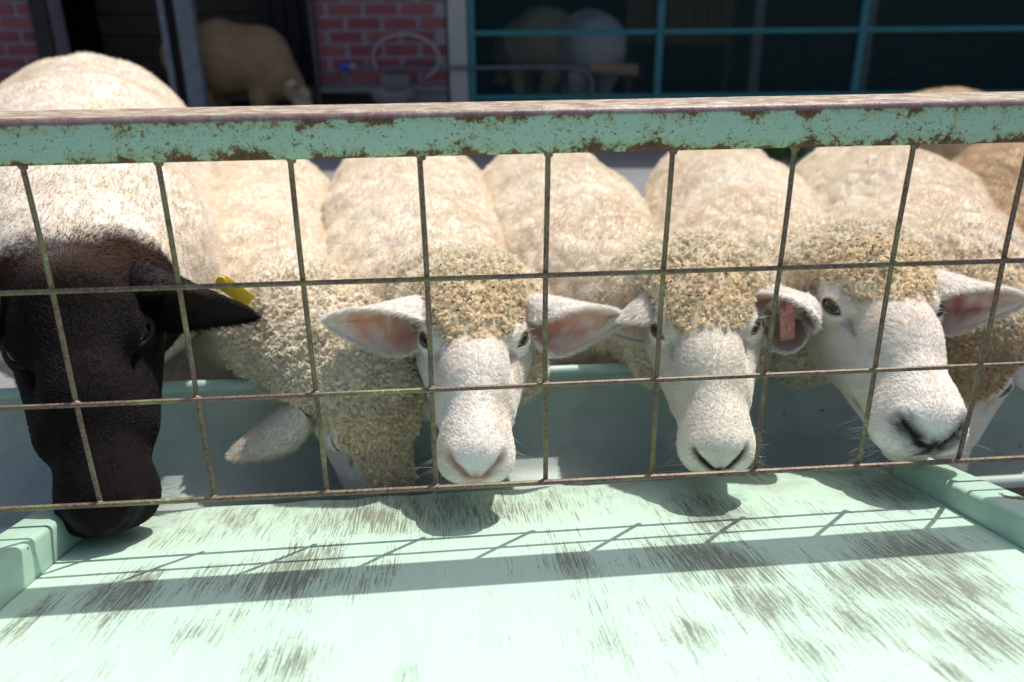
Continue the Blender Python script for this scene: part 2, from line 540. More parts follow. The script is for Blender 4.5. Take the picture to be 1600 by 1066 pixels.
# things inside the caged bay
for (x, y) in ((1.78, 0.75), (2.55, 0.7)):
    o = empty('inner_post', BORG + LT * x + HD * y, BROT)
    MB().box((-0.035, -0.035, 0), (0.035, 0.035, EAVE - 0.004), 0.004).build('post', M['inner'], o)
    tag(o, 'grey square post in the dark bay, ' + ('nearer the ochre boarding' if x < 2 else 'nearer the right edge of the photo'), 'post', 'posts inside the caged bay')
o = empty('board_partition', BORG + LT * 1.36 + HD * 1.5, BROT)
for i in range(8):
    MB().box((-0.43 + i * 0.108, -0.015, 0.5), (-0.43 + i * 0.108 + 0.102, 0.015, 1.7), 0.003).build('plank', M['plank'], o)
for x in (-0.40, 0.40):
    MB().box((x - 0.03, 0.018, 0.012), (x + 0.03, 0.07, 1.7)).build('upright', M['dark'], o)
tag(o, 'dim ochre plank partition inside the caged bay', 'partition')
o = empty('log', BORG + LT * 0.70 + HD * 0.27, BROT)
V = MB().tube([(-0.165, 0, 0.445), (-0.05, 0, 0.435), (0.06, 0, 0.425), (0.165, 0, 0.415)], [0.043, 0.046, 0.044, 0.042], 12)
V.build('bark', M['log'], o, smooth=True)
MB().box((-0.13, -0.04, 0.0), (-0.09, 0.04, 0.40)).build('trestle_leg', M['dark'], o)
MB().box((0.09, -0.04, 0.0), (0.13, 0.04, 0.385)).build('trestle_leg', M['dark'], o)
tag(o, 'pale cut log lying behind the teal netting', 'log')
# straw lying in the bay
for (x, y, rad, nn, lb) in ((1.75, 1.0, 0.30, 260, 'patch of straw on the dark bay floor left of the grey post'),
                            (2.75, 0.9, 0.2, 160, 'small straw patch at the right of the dark bay')):
    mb = MB()
    for i in range(nn):
        a = rng.random() * 6.28; q = rad * math.sqrt(rng.random()); l = 0.05 + 0.09 * rng.random(); th = rng.random() * 6.28
        c = np.array([q * math.cos(a), q * 0.6 * math.sin(a), 0.02 + 0.05 * rng.random() * (1 - q / rad)])
        d = np.array([math.cos(th), math.sin(th), 0.25 * (rng.random() - 0.3)]) * l / 2
        mb.tube([c - d, c + d], 0.0022, 4)
    o = mb.build('straw', M['straw']); o.location = tuple(BORG + LT * x + HD * y); tag(o, kind='stuff')

# teal netting screen
scr = empty('netting_screen', BORG, BROT)
tag(scr, 'teal steel frame with hexagonal wire netting closing the dark bay', 'netting screen')
for x in (-0.24, 0.955, 2.235, 3.5):
    MB().box((x - 0.022, -0.03, 0.0), (x + 0.022, 0.012, EAVE - 0.003), 0.003).build('post', M['teal'], scr)
for x0, x1 in ((-0.217, 0.932), (0.978, 2.212), (2.258, 3.477)):
    for z in (bz(0.378), bz(0.722), 1.5):
        MB().box((x0, -0.024, z - 0.016), (x1, 0.006, z + 0.016), 0.003).build('crossbar', M['teal'], scr)


def netting(x0, x1, z0, z1, a=0.0165):
    mb = MB(); r = 0.0009
    dx = a * math.sqrt(3); dz = 1.5 * a; row = 0; z = z0

    def seg(p, q):
        d = np.array([q[0] - p[0], q[1] - p[1]]); d /= np.linalg.norm(d); n = np.array([-d[1], d[0]]) * r
        mb.add([(p[0] + n[0], 0.009, p[1] + n[1]), (p[0] - n[0], 0.009, p[1] - n[1]), (q[0] - n[0], 0.009, q[1] - n[1]), (q[0] + n[0], 0.009, q[1] + n[1]),
                (p[0], 0.0102, p[1]), (q[0], 0.0102, q[1])], [(0, 1, 2, 3), (1, 4, 5, 2), (4, 0, 3, 5)])
    while z < z1:
        x = x0 + (dx / 2 if row % 2 else 0)
        while x < x1:
            seg((x, z), (x, z + a)); seg((x, z + a), (x + dx / 2, z + 1.5 * a)); seg((x, z + a), (x - dx / 2, z + 1.5 * a))
            x += dx
        z += dz; row += 1
    return mb


for x0, x1 in ((-0.217, 0.932), (0.978, 2.212), (2.258, 3.477)):
    o = netting(x0, x1, bz(0.378), 1.5).build('wire_netting', M['net'], scr); o['kind'] = 'stuff'

# steel post in front of the open bay
sp = empty('steel_post', BORG + LT * -1.93 + HD * -0.42, BROT + 0.12)
MB().box((-0.095, -0.05, 0.0), (-0.062, 0.05, 2.3)).build('flange', M['steel'], sp)
MB().box((0.0, -0.075, 0.0), (0.098, 0.05, 2.3), 0.008).build('box_section', M['steel'], sp)
MB().box((-0.061, 0.02, 0.0), (-0.001, 0.032, 2.3)).build('web', M['dark'], sp)
tag(sp, 'grey galvanised double post standing before the open bay', 'post')

# wall tap, hose, basin and long pipe along the brick pier
tp = empty('wall_tap', BORG + LT * -1.05 + HD * -0.05, BROT)
tz = bz(0.556)
MB().tube([(0, 0.055, tz - 0.03), (0, -0.03, tz - 0.03), (0.0, -0.055, tz - 0.05), (0, -0.06, tz - 0.085)], 0.011, 10).build('spout', M['pipe'], tp, smooth=True)
MB().tube([(-0.028, -0.01, tz), (0.028, -0.01, tz)], 0.021, 10).build('handle', M['blue'], tp, smooth=True)
MB().tube([(0.03, 0.0, tz), (0.075, 0.0, tz)], 0.018, 10).build('valve_body', M['hose'], tp, smooth=True)
tag(tp, 'small wall tap with a blue handle on the red brick', 'tap')
pz = bz(0.548)
pp = MB().tube([(-0.96, -0.06, tz), (-0.90, -0.065, pz + 0.0), (-0.3, -0.075, pz - 0.004), (0.30, -0.075, pz - 0.004), (0.42, -0.075, pz - 0.012), (0.50, -0.075, pz - 0.04), (0.53, -0.075, pz - 0.09), (0.53, -0.075, 0.0)], 0.0115, 10)
o = pp.build('water_pipe', M['pipe'], None, smooth=True); o.location = tuple(BORG); o.rotation_euler = (0, 0, BROT)
tag(o, 'thin grey water pipe running along the pillar and netting', 'pipe')
hp = []
for k in range(26):
    t = k / 25
    a = math.radians(200 - 255 * t)
    hp.append((-0.66 + (0.20 + 0.02 * t) * math.cos(a) * 1.0, -0.075 - 0.03 * math.sin(3 * t), bz(0.59) + 0.145 * math.sin(a) + 0.01))
hp.insert(0, (-0.85, -0.075, tz - 0.02))
o = MB().tube(hp, 0.0105, 8).build('hose', M['hose'], None, smooth=True); o.location = tuple(BORG); o.rotation_euler = (0, 0, BROT)
tag(o, 'pale looped hose hanging over the basin on the brick', 'hose')
bs = empty('wash_basin', BORG + LT * -0.73 + HD * -0.22, BROT)
bzz = bz(0.425)
MB().lathe([(0.03, -0.085), (0.09, -0.07), (0.135, -0.02), (0.15, 0.02), (0.157, 0.02), (0.157, 0.028), (0.142, 0.028), (0.12, -0.02), (0.06, -0.06), (0.0, -0.065)], (0, 0, bzz), 28).build('bowl', M['water'], bs, smooth=True)
MB().tube([(0, 0, 0.0), (0, 0, bzz - 0.08)], 0.03, 10).build('pedestal', M['dark'], bs, smooth=True)
MB().box((-0.09, 0.11, bzz), (0.09, 0.15, bzz + 0.10), 0.004).build('splash_back', M['plinth'], bs)
tag(bs, 'round grey wash basin below the hose loop', 'basin')

# a weed at the foot of the netting
wd = MB()
for i in range(60):
    a = rng.random() * 6.28; q = 0.10 * math.sqrt(rng.random()); h = 0.05 + 0.10 * rng.random()
    p = np.array([q * math.cos(a), q * math.sin(a), 0]); e = p + np.array([math.cos(a) * 0.06, math.sin(a) * 0.06, h]); s_ = np.array([-math.sin(a), math.cos(a), 0]) * 0.012
    m_ = (p + e) / 2 + np.array([0, 0, 0.03])
    wd.add([p, m_ + s_, e, m_ - s_], [(0, 1, 2), (0, 2, 3)])
o = wd.build('weed', M['leaf']); o.location = (1.88, 4.1, 0); tag(o, 'low green weed growing at the edge of the yard', 'weed')

# ------------------------------------------------------------------ wire panel
RZ = 0.847
SP = 0.12
panel = empty('wire_panel', (0, 0, 0))
tag(panel, 'rusty mint green wire mesh panel above the feeding board', 'wire panel')
PX0, PX1 = -1.09, 1.21


def rail_profile(y0, y1, z0, z1, r, n=5):
    pts = []
    for (cy, cz, a0) in ((y1 - r, z1 - r, 0), (y0 + r, z1 - r, 90), (y0 + r, z0 + r, 180), (y1 - r, z0 + r, 270)):
        for k in range(n + 1):
            a = math.radians(a0 + 90 * k / n); pts.append((cy + r * math.cos(a), cz + r * math.sin(a)))
    return pts


pr = rail_profile(-0.006, 0.056, 0.0, 0.0425, 0.0075)
mb = MB(); npf = len(pr); nx = 60
for i in range(nx + 1):
    x = PX0 + (PX1 - PX0) * i / nx
    for (y, z) in pr:
        mb.v.append((x, y, z))
for i in range(nx):
    for k in range(npf):
        k2 = (k + 1) % npf
        mb.f.append((i * npf + k, i * npf + k2, (i + 1) * npf + k2, (i + 1) * npf + k))
mb.f.append(tuple(range(npf))); mb.f.append(tuple(nx * npf + k for k in reversed(range(npf))))
rail = mb.build('top_rail', M['rail'], panel, smooth=True); rail.location = (0, 0, RZ)
for x in (PX0 + 0.03, PX1 - 0.03):
    MB().box((x - 0.02, 0.004, 0.0), (x + 0.02, 0.046, RZ - 0.001), 0.004).build('post', M['strip'], panel)


def wob(p, q, r, n=24, amp=0.0008):
    p, q = np.array(p), np.array(q); ph = rng.random(4) * 6.28
    return [p + (q - p) * t + np.array([0, amp * math.sin(7 * t + ph[0]), amp * math.sin(5 * t + ph[1])]) + np.array([amp * math.sin(6 * t + ph[2]) * (1 - abs((q - p)[0]) / (np.linalg.norm(q - p) + 1e-9)), 0, 0]) for t in np.linspace(0, 1, n)]


RW = 0.0027
for k in (1, 2, 3):
    MB().tube(wob((PX0 + 0.05, -0.0005, RZ - SP * k - 0.001), (PX1 - 0.05, -0.0005, RZ - SP * k - 0.001), RW, 60), RW if k < 3 else RW * 1.15, 8).build('horizontal_wire', M['wire'], panel, smooth=True)
for k in range(-8, 10):
    x = k * SP + 0.0
    mbv = MB().tube(wob((x, 0.0048, RZ + 0.002), (x, 0.0048, RZ - 3 * SP - 0.006), RW, 16), RW, 8)
    mbv.tube([(x + 0.001, 0.004, RZ + 0.001), (x + 0.0015, 0.004, RZ - 0.004)], [0.0055, 0.0035], 8)
    for kk in (1, 2, 3):
        zc = RZ - SP * kk - 0.001
        mbv.tube([(x - 0.0045, 0.0022, zc + 0.0003), (x, 0.0021, zc), (x + 0.0045, 0.0022, zc - 0.0003)], [0.0016, 0.0034, 0.0016], 8)
    mbv.build('vertical_wire', M['wire'], panel, smooth=True)

# ------------------------------------------------------------------ feeding board
BZ0, BSL, BTX = RZ - 0.4194, -0.27, 0.0107


def board_z(x, y):
    return BZ0 + BSL * y + BTX * x


feeder = empty('feeding_board', (0, -0.3, 0))
tag(feeder, 'sloping mint painted feeding board streaked with brown wear', 'feeding board')
mb = MB()
BX0, BX1, BY0, BY1 = -0.53, 0.462, -0.72, 0.135
n1, n2 = 40, 30
for j in range(n2 + 1):
    for i in range(n1 + 1):
        x = BX0 + (BX1 - BX0) * i / n1; y = BY0 + (BY1 - BY0) * j / n2
        mb.v.append((x, y + (0.0016 * math.sin(x * 60) + 0.001 * math.sin(x * 171) if j == n2 else 0), board_z(x, y)))
top = len(mb.v)
mb.v += [(x, y, z - 0.016) for x, y, z in mb.v[:top]]
for j in range(n2):
    for i in range(n1):
        a = j * (n1 + 1) + i
        mb.f.append((a, a + 1, a + n1 + 2, a + n1 + 1)); mb.f.append((top + a + n1 + 1, top + a + n1 + 2, top + a + 1, top + a))
for i in range(n1):
    a = i; mb.f.append((a, top + a, top + a + 1, a + 1))
    a = n2 * (n1 + 1) + i; mb.f.append((a + 1, top + a + 1, top + a, a))
for j in range(n2):
    a = j * (n1 + 1); mb.f.append((a + n1 + 1, top + a + n1 + 1, top + a, a))
    a = j * (n1 + 1) + n1; mb.f.append((a, top + a, top + a + n1 + 1, a + n1 + 1))
bo = mb.build('board', M['board'], feeder); bo.location = (0, 0.3, 0)


def side_strip(x0, x1, yf, hn, hf):
    """wedge batten along the board's edge: taller towards the viewer"""
    import bmesh
    bm = bmesh.new(); rows = []
    for y, h in ((BY0, hn), (yf, hf)):
        zt = board_z(0, y) + h; zb = board_z(0, y) - 0.03
        rows.append([bm.verts.new((x, y, z)) for x, z in ((x0, zb), (x1, zb), (x1, zt), (x0, zt))])
    a, b = rows
    bm.faces.new(a[::-1]); bm.faces.new(b)
    for i in range(4):
        bm.faces.new((a[i], a[(i + 1) % 4], b[(i + 1) % 4], b[i]))
    bmesh.ops.recalc_face_normals(bm, faces=bm.faces)
    bmesh.ops.bevel(bm, geom=list(bm.edges), offset=0.006, segments=3, affect='EDGES', profile=0.5)
    me = bpy.data.meshes.new('side_batten'); bm.to_mesh(me); bm.free()
    o = link('side_batten', me, M['strip'], feeder, (0, 0.3, 0))
    me.shade_smooth(); me.set_sharp_from_angle(angle=math.radians(35))
    return o


side_strip(-0.578, -0.531, 0.10, 0.055, 0.034)
side_strip(0.4635, 0.512, 0.105, 0.062, 0.029)
for x in (-0.55, 0.487):
    for y in (-0.66, 0.06):
        MB().box((x - 0.018, y - 0.018, 0.0), (x + 0.018, y + 0.018, board_z(0, y) - 0.034), 0.003).build('leg', M['strip'], feeder, loc=None).location = (0, 0.3, 0)

# ------------------------------------------------------------------ trough
trough = empty('feed_trough', (0.1, 0.25, 0))
tag(trough, 'long grey green trough with a pale mint rim under the sheep', 'trough')
prof = [(0.336, RZ - 0.388), (0.332, RZ - 0.43), (0.322, RZ - 0.466), (0.302, RZ - 0.495), (0.272, RZ - 0.517), (0.238, RZ - 0.527), (0.200, RZ - 0.525), (0.165, RZ - 0.512), (0.138, RZ - 0.492), (0.118, RZ - 0.468)]
dense = []
for i in range(len(prof) - 1):
    for k in range(3):
        t = k / 3; dense.append((prof[i][0] * (1 - t) + prof[i + 1][0] * t, prof[i][1] * (1 - t) + prof[i + 1][1] * t))
dense.append(prof[-1])
mb = MB(); TX0, TX1 = -1.35, 1.55; ns = 50; npf = len(dense)
cy, cz = 0.235, RZ - 0.40
for i in range(ns + 1):
    x = TX0 + (TX1 - TX0) * i / ns
    for y, z in dense:
        mb.v.append((x, y, z))
    for y, z in dense:
        d = np.array([y - cy, z - cz]); d /= np.linalg.norm(d)
        mb.v.append((x, y + d[0] * 0.003, z + d[1] * 0.003))
st = 2 * npf
for i in range(ns):
    for k in range(npf - 1):
        a = i * st + k
        mb.f.append((a, a + 1, a + st + 1, a + st)); a += npf
        mb.f.append((a + st, a + st + 1, a + 1, a))
tb = mb.build('basin', M['trough'], trough, smooth=True); tb.location = (-0.1, -0.25, 0)
for x in (TX0, TX1):
    mb = MB(); mb.v = [(x, y, z) for y, z in dense] + [(x + 0.004, y, z) for y, z in dense]
    mb.f = [tuple(range(npf)), tuple(range(2 * npf - 1, npf - 1, -1))]
    mb.build('end_plate', M['trough'], trough).location = (-0.1, -0.25, 0)
MB().tube([(TX0 - 0.01, 0.338, RZ - 0.386), (TX1 + 0.01, 0.338, RZ - 0.386)], 0.0088, 14).build('rim', M['rim'], trough, smooth=True).location = (-0.1, -0.25, 0)
MB().tube([(TX0 - 0.01, 0.114, RZ - 0.470), (TX1 + 0.01, 0.114, RZ - 0.470)], 0.0088, 14).build('rim', M['trough'], trough, smooth=True).location = (-0.1, -0.25, 0)
for x in (-1.2, -0.62, 0.62, 1.4):
    MB().box((x - 0.02, 0.15, 0.0), (x + 0.02, 0.19, RZ - 0.54), 0.003).build('leg', M['trough'], trough).location = (-0.1, -0.25, 0)
    MB().box((x - 0.02, 0.27, 0.0), (x + 0.02, 0.31, RZ - 0.535), 0.003).build('leg', M['trough'], trough).location = (-0.1, -0.25, 0)

# ------------------------------------------------------------------ animals: implicit surface -> one mesh
def smin(a, b, k):
    h = np.clip(0.5 + 0.5 * (b - a) / k, 0, 1)
    return b + (a - b) * h - k * h * (1 - h)


def smax(a, b, k):
    return -smin(-a, -b, k)


def cone(P, a, b, ra, rb):
    a = np.asarray(a, float); ba = np.asarray(b, float) - a
    t = np.clip(((P - a) @ ba) / (ba @ ba), 0, 1)
    return np.linalg.norm(P - a - t[:, None] * ba, axis=1) - (ra + (rb - ra) * t)


def ell(P, c, r):
    q = (P - np.asarray(c)) / np.asarray(r)
    k0 = np.linalg.norm(q, axis=1) + 1e-9
    k1 = np.linalg.norm(q / np.asarray(r), axis=1) + 1e-9
    return k0 * (k0 - 1) / k1


def hash3(i, j, k, s):
    n = (i * 73856093) ^ (j * 19349663) ^ (k * 83492791) ^ (s * 2654435)
    n = (n ^ (n >> 13)) * 1274126177 & 0x7fffffff
    return ((n ^ (n >> 16)) & 0xffff) / 65535.0


def vnoise(P, f, s=0):
    Q = P * f; I = np.floor(Q).astype(np.int64); t = Q - I; t = t * t * (3 - 2 * t)
    r = 0
    for dx in (0, 1):
        for dy in (0, 1):
            for dz in (0, 1):
                wt = (t[:, 0] if dx else 1 - t[:, 0]) * (t[:, 1] if dy else 1 - t[:, 1]) * (t[:, 2] if dz else 1 - t[:, 2])
                r = r + wt * hash3(I[:, 0] + dx, I[:, 1] + dy, I[:, 2] + dz, s)
    return r


def worley(P, f, s=0):
    """distance to nearest and second nearest cell point, in cells"""
    Q = P * f; I = np.floor(Q).astype(np.int64)
    d1 = np.full(len(P), 9.0); d2 = np.full(len(P), 9.0)
    for dx in (-1, 0, 1):
        for dy in (-1, 0, 1):
            for dz in (-1, 0, 1):
                a, b, c = I[:, 0] + dx, I[:, 1] + dy, I[:, 2] + dz
                q = np.stack([a + hash3(a, b, c, s), b + hash3(a, b, c, s + 1), c + hash3(a, b, c, s + 2)], 1)
                d = np.linalg.norm(Q - q, axis=1)
                m = d < d1
                d2 = np.where(m, d1, np.minimum(d2, d)); d1 = np.where(m, d, d1)
    return d1, d2


def surface_nets(sdf, X, Y, Z, stride=4):
    """mesh of sdf = 0 on a rectilinear grid, evaluated only near the surface"""
    nx, ny, nz = len(X), len(Y), len(Z)
    ix, iy, iz = [np.unique(np.r_[np.arange(0, n, stride), n - 1]) for n in (nx, ny, nz)]
    cx, cy, cz = X[ix], Y[iy], Z[iz]
    Pc = np.stack(np.meshgrid(cx, cy, cz, indexing='ij'), -1).reshape(-1, 3)
    D = sdf(Pc).reshape(len(ix), len(iy), len(iz))

    def ext(c):
        e = np.zeros(len(c)); d = np.diff(c); e[:-1] = d; e[1:] = np.maximum(e[1:], d); return e
    ex, ey, ez = ext(cx), ext(cy), ext(cz)
    diag = np.sqrt(ex[:, None, None] ** 2 + ey[None, :, None] ** 2 + ez[None, None, :] ** 2)
    act = np.abs(D) < diag * 1.25
    mx, my, mz = [np.clip(np.searchsorted(i, np.arange(n), side='right') - 1, 0, len(i) - 1) for i, n in ((ix, nx), (iy, ny), (iz, nz))]
    # a block is active when any of its corners is
    blk = act.copy()
    for ax in range(3):
        sh = np.roll(blk, -1, axis=ax)
        blk = blk | sh
    V = D[np.ix_(mx, my, mz)].astype(np.float32)
    A = blk[np.ix_(mx, my, mz)]
    q = np.argwhere(A)
    pts = np.stack([X[q[:, 0]], Y[q[:, 1]], Z[q[:, 2]]], 1)
    V[q[:, 0], q[:, 1], q[:, 2]] = sdf(pts)
    s = V < 0
    cnt = np.zeros((nx - 1, ny - 1, nz - 1), np.int8)
    for dx in (0, 1):
        for dy in (0, 1):
            for dz in (0, 1):
                cnt += s[dx:nx - 1 + dx, dy:ny - 1 + dy, dz:nz - 1 + dz]
    cells = np.argwhere((cnt > 0) & (cnt < 8))
    idx = np.full((nx - 1, ny - 1, nz - 1), -1, np.int32)
    idx[cells[:, 0], cells[:, 1], cells[:, 2]] = np.arange(len(cells))
    corner = {}
    for dx in (0, 1):
        for dy in (0, 1):
            for dz in (0, 1):
                corner[(dx, dy, dz)] = V[cells[:, 0] + dx, cells[:, 1] + dy, cells[:, 2] + dz]
    acc = np.zeros((len(cells), 3)); n = np.zeros(len(cells))
    for a in corner:
        for ax in range(3):
            if a[ax] == 0:
                b = list(a); b[ax] = 1; b = tuple(b)
                va, vb = corner[a], corner[b]; m = (va < 0) != (vb < 0)
                t = np.where(m, va / np.where(m, va - vb, 1), 0)
                p = np.array(a, float)[None].repeat(len(cells), 0); p[:, ax] = t
                acc += p * m[:, None]; n += m
    u = acc / n[:, None]
    P = np.stack([X[cells[:, 0]] + u[:, 0] * (X[cells[:, 0] + 1] - X[cells[:, 0]]),
                  Y[cells[:, 1]] + u[:, 1] * (Y[cells[:, 1] + 1] - Y[cells[:, 1]]),
                  Z[cells[:, 2]] + u[:, 2] * (Z[cells[:, 2] + 1] - Z[cells[:, 2]])], 1)
    F = []
    for ax in range(3):
        sl0 = [slice(None)] * 3; sl1 = [slice(None)] * 3
        sl0[ax] = slice(0, -1); sl1[ax] = slice(1, None)
        e = np.argwhere(s[tuple(sl0)] != s[tuple(sl1)])
        o1, o2 = [(1, 2), (2, 0), (0, 1)][ax]
        ok = (e[:, o1] > 0) & (e[:, o2] > 0) & (e[:, o1] < (nx, ny, nz)[o1] - 1) & (e[:, o2] < (nx, ny, nz)[o2] - 1)
        e = e[ok]
        ins = s[e[:, 0], e[:, 1], e[:, 2]]
        def g(d1, d2):
            c = e.copy(); c[:, o1] -= d1; c[:, o2] -= d2
            return idx[c[:, 0], c[:, 1], c[:, 2]]
        f = np.stack([g(1, 1), g(0, 1), g(0, 0), g(1, 0)], 1)
        f[~ins] = f[~ins][:, ::-1]
        F.append(f)
    return P, np.concatenate(F)


def gradient(sdf, P, e=0.0012):
    k = np.array([(1, -1, -1), (-1, -1, 1), (-1, 1, -1), (1, 1, 1)], float)
    G = sum(kk[None] * sdf(P + kk * e)[:, None] for kk in k)
    L = np.linalg.norm(G, axis=1, keepdims=True) + 1e-9
    return G / L, L[:, 0] / (4 * e)


EYE_A = np.array([0.70, 0.50, 0.51]); EYE_A /= np.linalg.norm(EYE_A)


def eye_frame(side):
    a = EYE_A * np.array([side, 1, 1]); a /= np.linalg.norm(a)
    u = np.array([-0.62 * side, 0.85, -0.12]); u -= a * (u @ a); u /= np.linalg.norm(u)
    v = np.cross(a, u)
    if v[2] < 0: v = -v
    return a, u, v


EYE_C = np.array([0.0465, 0.004, 0.008]); EYE_R = 0.0165


def head_sdf(Q, o):
    """Q in head units: x to the animal's right, y to the nose, z up out of the forehead"""
    A = Q.copy(); A[:, 0] = np.abs(A[:, 0])
    mw = o.get('muzzle', 1.0)
    d = ell(Q, (0, -0.042, -0.006), (0.060, 0.080, 0.058))
    d = smin(d, cone(A, (0.0, -0.03, 0.020), (0.0, 0.070, 0.015), 0.043, 0.033), 0.02)
    d = smin(d, cone(A, (0.0, 0.065, 0.0155), (0.0, 0.158, -0.003), 0.033, 0.0255), 0.018)
    d = smin(d, cone(A, (0.026, -0.045, -0.056), (0.013, 0.11, -0.034), 0.042, 0.0245), 0.028)
    d = smin(d, cone(A, (0.036, -0.005, -0.028), (0.016 + 0.010 * o.get('full', 0), 0.085, -0.014), 0.029, 0.024 + 0.003 * o.get('full', 0)), 0.022)   # cheek plane
    d = smin(d, cone(A, (0.040, -0.014, 0.020), (0.040, 0.010, 0.018), 0.0165, 0.0135), 0.014)  # brow
    d = smin(d, ell(A, (0.0, 0.146, -0.016), (0.038 * mw, 0.038, 0.034)), 0.022)
    d = smin(d, ell(A, (0.019 * mw, 0.152, -0.026), (0.022 * mw, 0.028, 0.021)), 0.010)
    d = smin(d, cone(A, (0.010, 0.07, -0.058), (0.008, 0.148, -0.055), 0.022, 0.016), 0.012)
    d = smin(d, ell(A, (0.014 * mw, 0.164, 0.003), (0.014 * mw, 0.016, 0.012)), 0.008)       # nostril wing
    # mouth cleft, nostril commas, philtrum
    m = np.minimum(cone(A, (0.040 * mw, 0.098, -0.043), (0.033 * mw, 0.146, -0.047), 0.0036, 0.0046),
                   cone(A, (0.033 * mw, 0.146, -0.047), (0.0, 0.181, -0.041), 0.0046, 0.0038))
    d = smax(d, -m, 0.005)
    ns = np.minimum(cone(A, (0.0065 * mw, 0.189, -0.017), (0.018 * mw, 0.187, -0.006), 0.0040, 0.0068),
                    cone(A, (0.018 * mw, 0.187, -0.006), (0.0305 * mw, 0.172, 0.005), 0.0068, 0.0040))
    d = smax(d, -ns, 0.005)
    ph = cone(A, (0.0, 0.190, -0.017), (0.0, 0.184, -0.042), 0.0025, 0.0025)
    d = smax(d, -ph, 0.005)
    d = smax(d, -cone(A, (0.040, 0.027, 0.008), (0.032, 0.062, 0.004), 0.0022, 0.002), 0.012)  # tear line
    # eye: lids over the ball, almond opening
    a, u, v = eye_frame(1)
    E = A - EYE_C; ea, eu, ev = E @ a, E @ u, E @ v
    rr = np.linalg.norm(E, axis=1)
    d = smin(d, rr - (EYE_R + 0.0032), 0.008)
    wv, hv = 0.0135, o.get('eye_open', 0.0070)
    Rv = (wv * wv + hv * hv) / (2 * hv); dv = Rv - hv
    al = np.maximum(np.hypot(eu, ev - dv), np.hypot(eu, ev + dv)) - Rv
    d = smax(d, -np.maximum(al, 0.004 - ea), 0.0025)
    d = np.maximum(d, -(rr - EYE_R * 0.93)) if o.get('hollow') else d
    return d, al, ea


def near_coords(lo, hi, flo, fhi, fine, coarse):
    c = []
    n = max(1, int(math.ceil((flo - lo) / coarse))); c += list(np.linspace(lo, flo, n, endpoint=False))
    n = max(1, int(math.ceil((fhi - flo) / fine))); c += list(np.linspace(flo, fhi, n, endpoint=False))
    n = max(1, int(math.ceil((hi - fhi) / coarse))); c += list(np.linspace(fhi, hi, n + 1))
    return np.array(c)


def curves(name, pos, rad, col, material, parent, loc):
    """pos (N,K,3), rad (N,K), col (N,3) -> one hair curves object"""
    n, k = pos.shape[:2]
    hc = bpy.data.hair_curves.new(name)
    hc.add_curves([k] * n)
    hc.position_data.foreach_set('vector', (pos - np.asarray(loc)).astype(np.float32).ravel())
    ra = hc.attributes.get('radius') or hc.attributes.new('radius', 'FLOAT', 'POINT')
    ra.data.foreach_set('value', rad.astype(np.float32).ravel())
    ca = hc.attributes.new('col', 'FLOAT_COLOR', 'CURVE')
    ca.data.foreach_set('color', np.concatenate([np.clip(col, 0, 1), np.ones((n, 1))], 1).astype(np.float32).ravel())
    hc.materials.append(material)
    o = bpy.data.objects.new(name, hc); COL.objects.link(o)
    o.parent = parent
    o['kind'] = 'stuff'
    return o


def unit(v):
    return v / (np.linalg.norm(v, axis=-1, keepdims=True) + 1e-9)


def frame_of(ax):
    h = np.where(np.abs(ax[:, 2:3]) < 0.9, np.array([[0, 0, 1.0]]), np.array([[1.0, 0, 0]]))
    u = unit(np.cross(ax, h)); return u, np.cross(ax, u)


def locks(root, ax, L, rh, turns, m, K, rb, rad, col, cvar):
    """curled wool locks: m strands twisted round each other per root"""
    n = len(root); u, v = frame_of(ax)
    t = np.linspace(0, 1, K)[None, None, :, None]
    ph = rng.random((n, 1, 1, 1)) * 6.283
    dirn = np.where(rng.random((n, 1, 1, 1)) < 0.5, -1, 1)
    tn = turns * (0.75 + 0.5 * rng.random((n, 1, 1, 1)))
    oa = rng.random((n, m, 1, 1)) * 6.283; orr = rb * np.sqrt(rng.random((n, m, 1, 1)))
    U, Vv, Ax = [q[:, None, None, :] for q in (u, v, ax)]
    Ln = (L * (0.7 + 0.6 * rng.random(n)))[:, None, None, None] * (0.85 + 0.3 * rng.random((n, m, 1, 1)))
    ang = ph + dirn * 6.283 * tn * t + 0.5 * (rng.random((n, m, 1, 1)) - 0.5)
    hel = rh * np.minimum(1, t * 2.2) * (1 - 0.35 * t)
    sh = orr * (1 - 0.45 * t)
    p = root[:, None, None, :] + Ax * (Ln * (t - 0.22 * t * t) - 0.0025) + U * (hel * np.cos(ang) + sh * np.cos(oa)) + Vv * (hel * np.sin(ang) + sh * np.sin(oa))
    p = p.reshape(n * m, K, 3)
    tt = np.linspace(0, 1, K)[None]
    r = rad * (0.75 + 0.5 * rng.random((n * m, 1))) * (1 - 0.55 * tt ** 2)
    c = np.repeat(col, m, 0) * (1 + cvar * (rng.random((n * m, 1)) - 0.5))
    return p, r, c


def fur(root, nrm, flow, L, lift, K, rad, col, cvar):
    n = len(root)
    fl = unit(flow - nrm * (flow * nrm).sum(1, keepdims=True) + 0.35 * rng.normal(size=(n, 3)) * 1.0)
    fl = unit(fl - nrm * (fl * nrm).sum(1, keepdims=True))
    Ln = L * (0.6 + 0.8 * rng.random((n, 1, 1)))
    t = np.linspace(0, 1, K)[None, :, None]
    li = lift * (0.6 + 0.8 * rng.random((n, 1, 1)))
    p = root[:, None, :] + fl[:, None, :] * Ln * t + nrm[:, None, :] * (li * Ln * (1.6 * t - 0.9 * t * t) - 0.0006)
    r = rad * (1 - 0.75 * np.linspace(0, 1, K)[None] ** 1.5) * (0.8 + 0.4 * rng.random((n, 1)))
    c = col * (1 + cvar * (rng.random((n, 1)) - 0.5))
    return p, r, c


